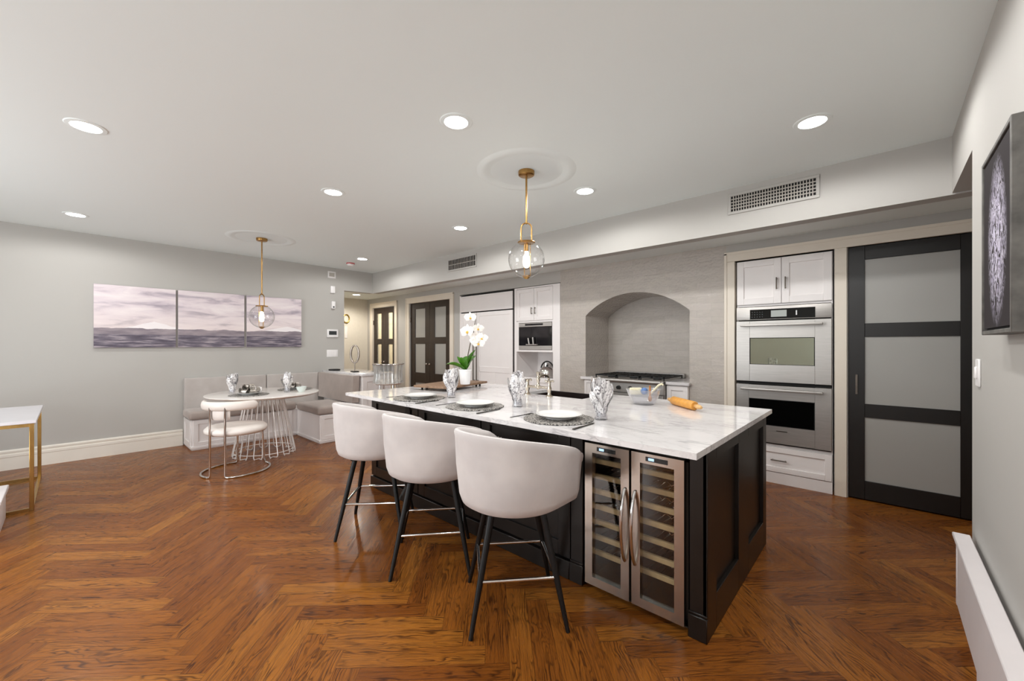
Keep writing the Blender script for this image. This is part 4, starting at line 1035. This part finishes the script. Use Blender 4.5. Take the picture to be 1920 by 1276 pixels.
tag(MB().lathe([(0, 0), (.085, 0), (.092, .006), (.092, .016), (.085, .022), (0, .022)], (-6.70, 2.95, .9255), 32).build('black_disc', 'stoolleg', org=(-6.70, 2.95, .9255)), 'flat round black disc on the peninsula worktop by the wall', 'disc')
sc = thing('ring_sculpture', 'silver oval ring sculpture on a dark base on the peninsula worktop', 'sculpture', (-6.05, 2.98, .9255))
MB().box(-6.115, -5.985, 2.94, 3.02, .9255, .945, .003, 1).build('sculpture_base', 'black', sc)
MB().cyl((-6.05, 2.98, .945), (-6.05, 2.98, 1.08), .007, n=10).build('post', 'silver', sc)
u = Vector((.73, .68, 0))
pts = [Vector((-6.05, 2.98, 1.205)) + u*(.062*math.cos(a)) + Vector((0, 0, .135*math.sin(a)*(1.0))) for a in [2*PI*k/40 for k in range(40)]]
MB().tube(pts, [.010+.007*abs(math.cos(2*PI*k/40)) for k in range(40)], 10, closed=True).build('ring', 'silver', sc)

ac = thing('acrylic_stool', 'clear fluted acrylic tub stool at the end of the peninsula', 'stool', (-5.30, 3.10, 0))
def flute(i, j):
    a = math.radians(-30)+math.radians(240)*i/72; z = .80+.27*j/10; t = j/10
    r_ = .185+.02*(2*t-1)**2+.015*math.cos(i*PI/2.6); k = (1 if True else 0)
    return Vector((-5.27+r_*math.cos(a+ROT), 3.10+r_*math.sin(a+ROT), z))
ROT = math.radians(-137)
mb = MB(); mb.grid(flute, 73, 11)
def flute2(i, j):
    v = flute(i, j); d = Vector((v.x+5.27, v.y-3.10, 0)).normalized(); return v - d*.010
mb.grid(flute2, 73, 11); mb.build('back_shell', 'acrylic', ac, ang=70)
MB().tube([flute(i, 10)-Vector((0, 0, -.004)) for i in range(73)], .007, 8).build('top_rim', 'chrome', ac)
MB().lathe([(0, .78), (.17, .78), (.19, .795), (.185, .825), (.16, .84), (0, .84)], (-5.27, 3.10, 0), 32).build('seat', 'leather', ac)
for k in range(4):
    a = ROT+PI/4+PI/2*k; p = Vector((-5.27+.13*math.cos(a), 3.10+.13*math.sin(a), .785)); q = Vector((-5.27+.18*math.cos(a), 3.10+.18*math.sin(a), 0))
    MB().cyl(p, q, .012, .012, 12).build('leg', 'chrome', ac)

TX, TY = -5.68, 1.63
tb = thing('round_dining_table', 'round white dining table on a white wire base in the breakfast nook', 'table', (TX, TY, 0))
MB().lathe([(0, .722), (.56, .722), (.60, .735), (.612, .746), (.610, .754), (.60, .757), (0, .757)], (TX, TY, 0), 72).build('table_top', 'tabletop', tb)
mb = MB(); NB = 13
for k in range(NB):
    a = 2*PI*k/NB; d = .5*PI/NB
    P = lambda r, an, z: (TX+r*math.cos(an), TY+r*math.sin(an), z)
    mb.tube([P(.20, a-d*.9, .720), P(.335, a-d*1.1, .03), P(.34, a-d*.9, .006), P(.295, a-d*.1, .006), P(.295, a+d*.1, .006), P(.34, a+d*.9, .006), P(.335, a+d*1.1, .03), P(.20, a+d*.9, .720)], .0055, 8)
mb.tube([(TX+.20*math.cos(2*PI*k/40), TY+.20*math.sin(2*PI*k/40), .716) for k in range(40)], .006, 8, closed=True)
mb.tube([(TX+.325*math.cos(2*PI*k/52), TY+.325*math.sin(2*PI*k/52), .05) for k in range(52)], .0045, 8, closed=True)
mb.build('wire_base', 'wirewhite', tb)

ch = thing('dining_chair', 'white round-back chair on a chrome frame at the dining table', 'chair', (0, 0, 0))
MB().lathe([(0, .405), (.21, .405), (.265, .415), (.288, .44), (.286, .465), (.26, .488), (.19, .497), (0, .50)], n=56).build('seat', 'leather', ch, ang=60)
def band(i, j):
    a = -PI/2+math.radians(74)*(2*i/40-1); e = abs(2*i/40-1); hh = .046*math.sqrt(max(.02, 1-max(0, (e-.86)/.14)**2)); th = 2*PI*j/12
    rr = .285+.024*math.cos(th)*(hh/.046)**.5; z = .725+hh*math.sin(th)
    return Vector((rr*math.cos(a), rr*math.sin(a), z))
mb = MB(); g_ = mb.grid(band, 41, 12, cv=True); mb.bm.faces.new(g_[0]); mb.bm.faces.new(g_[-1]); mb.build('back_band', 'leather', ch, ang=60)
def pad(i, j):
    a = -PI/2+math.radians(22)*(2*i/10-1); th = 2*PI*j/12; rr = .268+.016*math.cos(th); z = .66+.075*math.sin(th); return Vector((rr*math.cos(a), rr*math.sin(a), z))
mb = MB(); g_ = mb.grid(pad, 11, 12, cv=True); mb.bm.faces.new(g_[0]); mb.bm.faces.new(g_[-1]); mb.build('back_pad', 'leather', ch, ang=60)
for s_ in (-1, 1):
    pts = [(s_*.076, -.288, .72), (s_*.076, -.288, .03), (s_*.082, -.286, .012)]
    pts += [(s_*.31*math.cos(a), .31*math.sin(a), .0105) for a in [math.radians(-70+125*k/20) for k in range(21)]]
    a = math.radians(58); pts += [(s_*.295*math.cos(a), .295*math.sin(a), .02), (s_*.285*math.cos(a), .285*math.sin(a), .06), (s_*.262*math.cos(a), .262*math.sin(a), .43)]
    MB().tube(pts, .0105, 10).build('frame_tube', 'chrome', ch)
ch.location = (-5.135, 1.205, 0); ch.rotation_euler = (0, 0, math.radians(133-90))

# table setting
T0 = .7575
def on_table(src, x, y, dz, rz, label, grp): return dup(src, (x, y, T0+dz), rz, label, grp)
G = 'settings on the dining table'
s1, s2 = (-5.52, 1.42), (-5.78, 2.02)
for (x, y), w in ((s1, 'on the dining table nearest the chair'), (s2, 'on the dining table nearest the corner bench')):
    on_table(PM, x, y, .0005, .3, 'round dark silver placemat '+w, 'placemats on the dining table')
    on_table(PL, x, y, .0068, 0, 'white plate under a silver napkin '+w, 'plates on the dining table')
def make_bow(label, x, y, big):
    mb = MB(); rnd = random.Random(9)
    for k in range(14):
        a0 = rnd.uniform(0, 2*PI); el = rnd.uniform(.2, 1.35); R_ = rnd.uniform(.07, .12)*big; w = rnd.uniform(.03, .05)*big
        c = Vector((math.cos(a0)*math.cos(el), math.sin(a0)*math.cos(el), math.sin(el))); sd = Vector((-math.sin(a0), math.cos(a0), 0))
        def lp(i, j):
            t = 2*PI*i/16; q = j/3-.5
            p = c*(R_*.5*(1-math.cos(t))) + c.cross(sd)*(R_*.28*math.sin(t)) + sd*(q*w*(1+.3*math.sin(t*2+k)))
            return Vector((x+p.x, y+p.y, max(T0+.0215+.001*(k % 3), T0+.024+p.z)))
        mb.grid(lp, 17, 4)
    return tag(mb.build('folded_napkin', 'napkin', org=(x, y, T0+.0215), ang=60, recalc=False), label, 'napkin', 'silver napkins on the dining table')
make_bow('big silver napkin bow on the plate nearest the chair', *s1, 1.25)
make_bow('small silver napkin bow on the plate nearest the corner bench', *s2, .8)
on_table(VS, -5.86, 1.33, 0, .7, 'silvery napkin fanned in a glass left on the dining table', 'napkin glasses on the dining table')
on_table(VS, -5.50, 1.83, 0, 2.1, 'silvery napkin fanned in a glass right on the dining table', 'napkin glasses on the dining table')
tag(MB().lathe([(0, 0), (.03, 0), (.036, .006), (.055, .04), (.06, .062), (.057, .062), (.05, .04), (.03, .01), (0, .009)], (-5.40, 1.96, T0), 28).build('small_bowl', 'teal', org=(-5.40, 1.96, T0)), 'small pale bowl at the edge of the dining table', 'bowl')
tag(MB().box(-5.99, -5.89, 1.56, 1.66, T0, T0+.05, .006, 2).build('napkin_box', 'plastic', org=(-5.94, 1.61, T0)), 'small white box in the middle of the dining table', 'box')

# ------------------------------------------------------------ desk at the left, ornament in the hall
dk = thing('gold_frame_desk', 'white-topped desk with a thin gold frame at the left edge', 'desk', (-5.7, -.7, 0))
dx0, dx1, dy0, dy1 = -6.30, -5.09, -1.05, -.205
MB().box(dx0, dx1+.008, dy0, dy1+.012, .712, .738, .003, 1).build('desk_top', 'desk', dk)
t = .026
for x in (dx0+.01, dx1-t):
    for y in (dy0+.01, dy1-t): MB().box(x, x+t, y, y+t, 0, .7115, .002, 1).build('leg', 'gold', dk)
mb = MB()
for z in (0, .685):
    mb.box(dx0+.01+t, dx1-t, dy1-t+.002, dy1-.002, z, z+t).box(dx0+.01+t, dx1-t, dy0+.012, dy0+.008+t, z, z+t)
    mb.box(dx1-t+.002, dx1-.002, dy0+.01+t, dy1-t, z, z+t).box(dx0+.012, dx0+.008+t, dy0+.01+t, dy1-t, z, z+t)
mb.build('frame_rail', 'gold', dk)
wr = thing('wall_ornament', 'gold hanging ornament with a white tag on the hall wall', 'ornament', (-8.8, 4.12, 1.7))
MB().tube([(-8.785, 4.13+.07*math.cos(2*PI*k/24), 1.93+.09*math.sin(2*PI*k/24)) for k in range(24)], .014, 8, closed=True).build('ornament_ring', 'goldorn', wr)
MB().box(-8.799, -8.79, 4.10, 4.16, 1.50, 1.76, .002, 1).build('tag', 'plastic', wr)
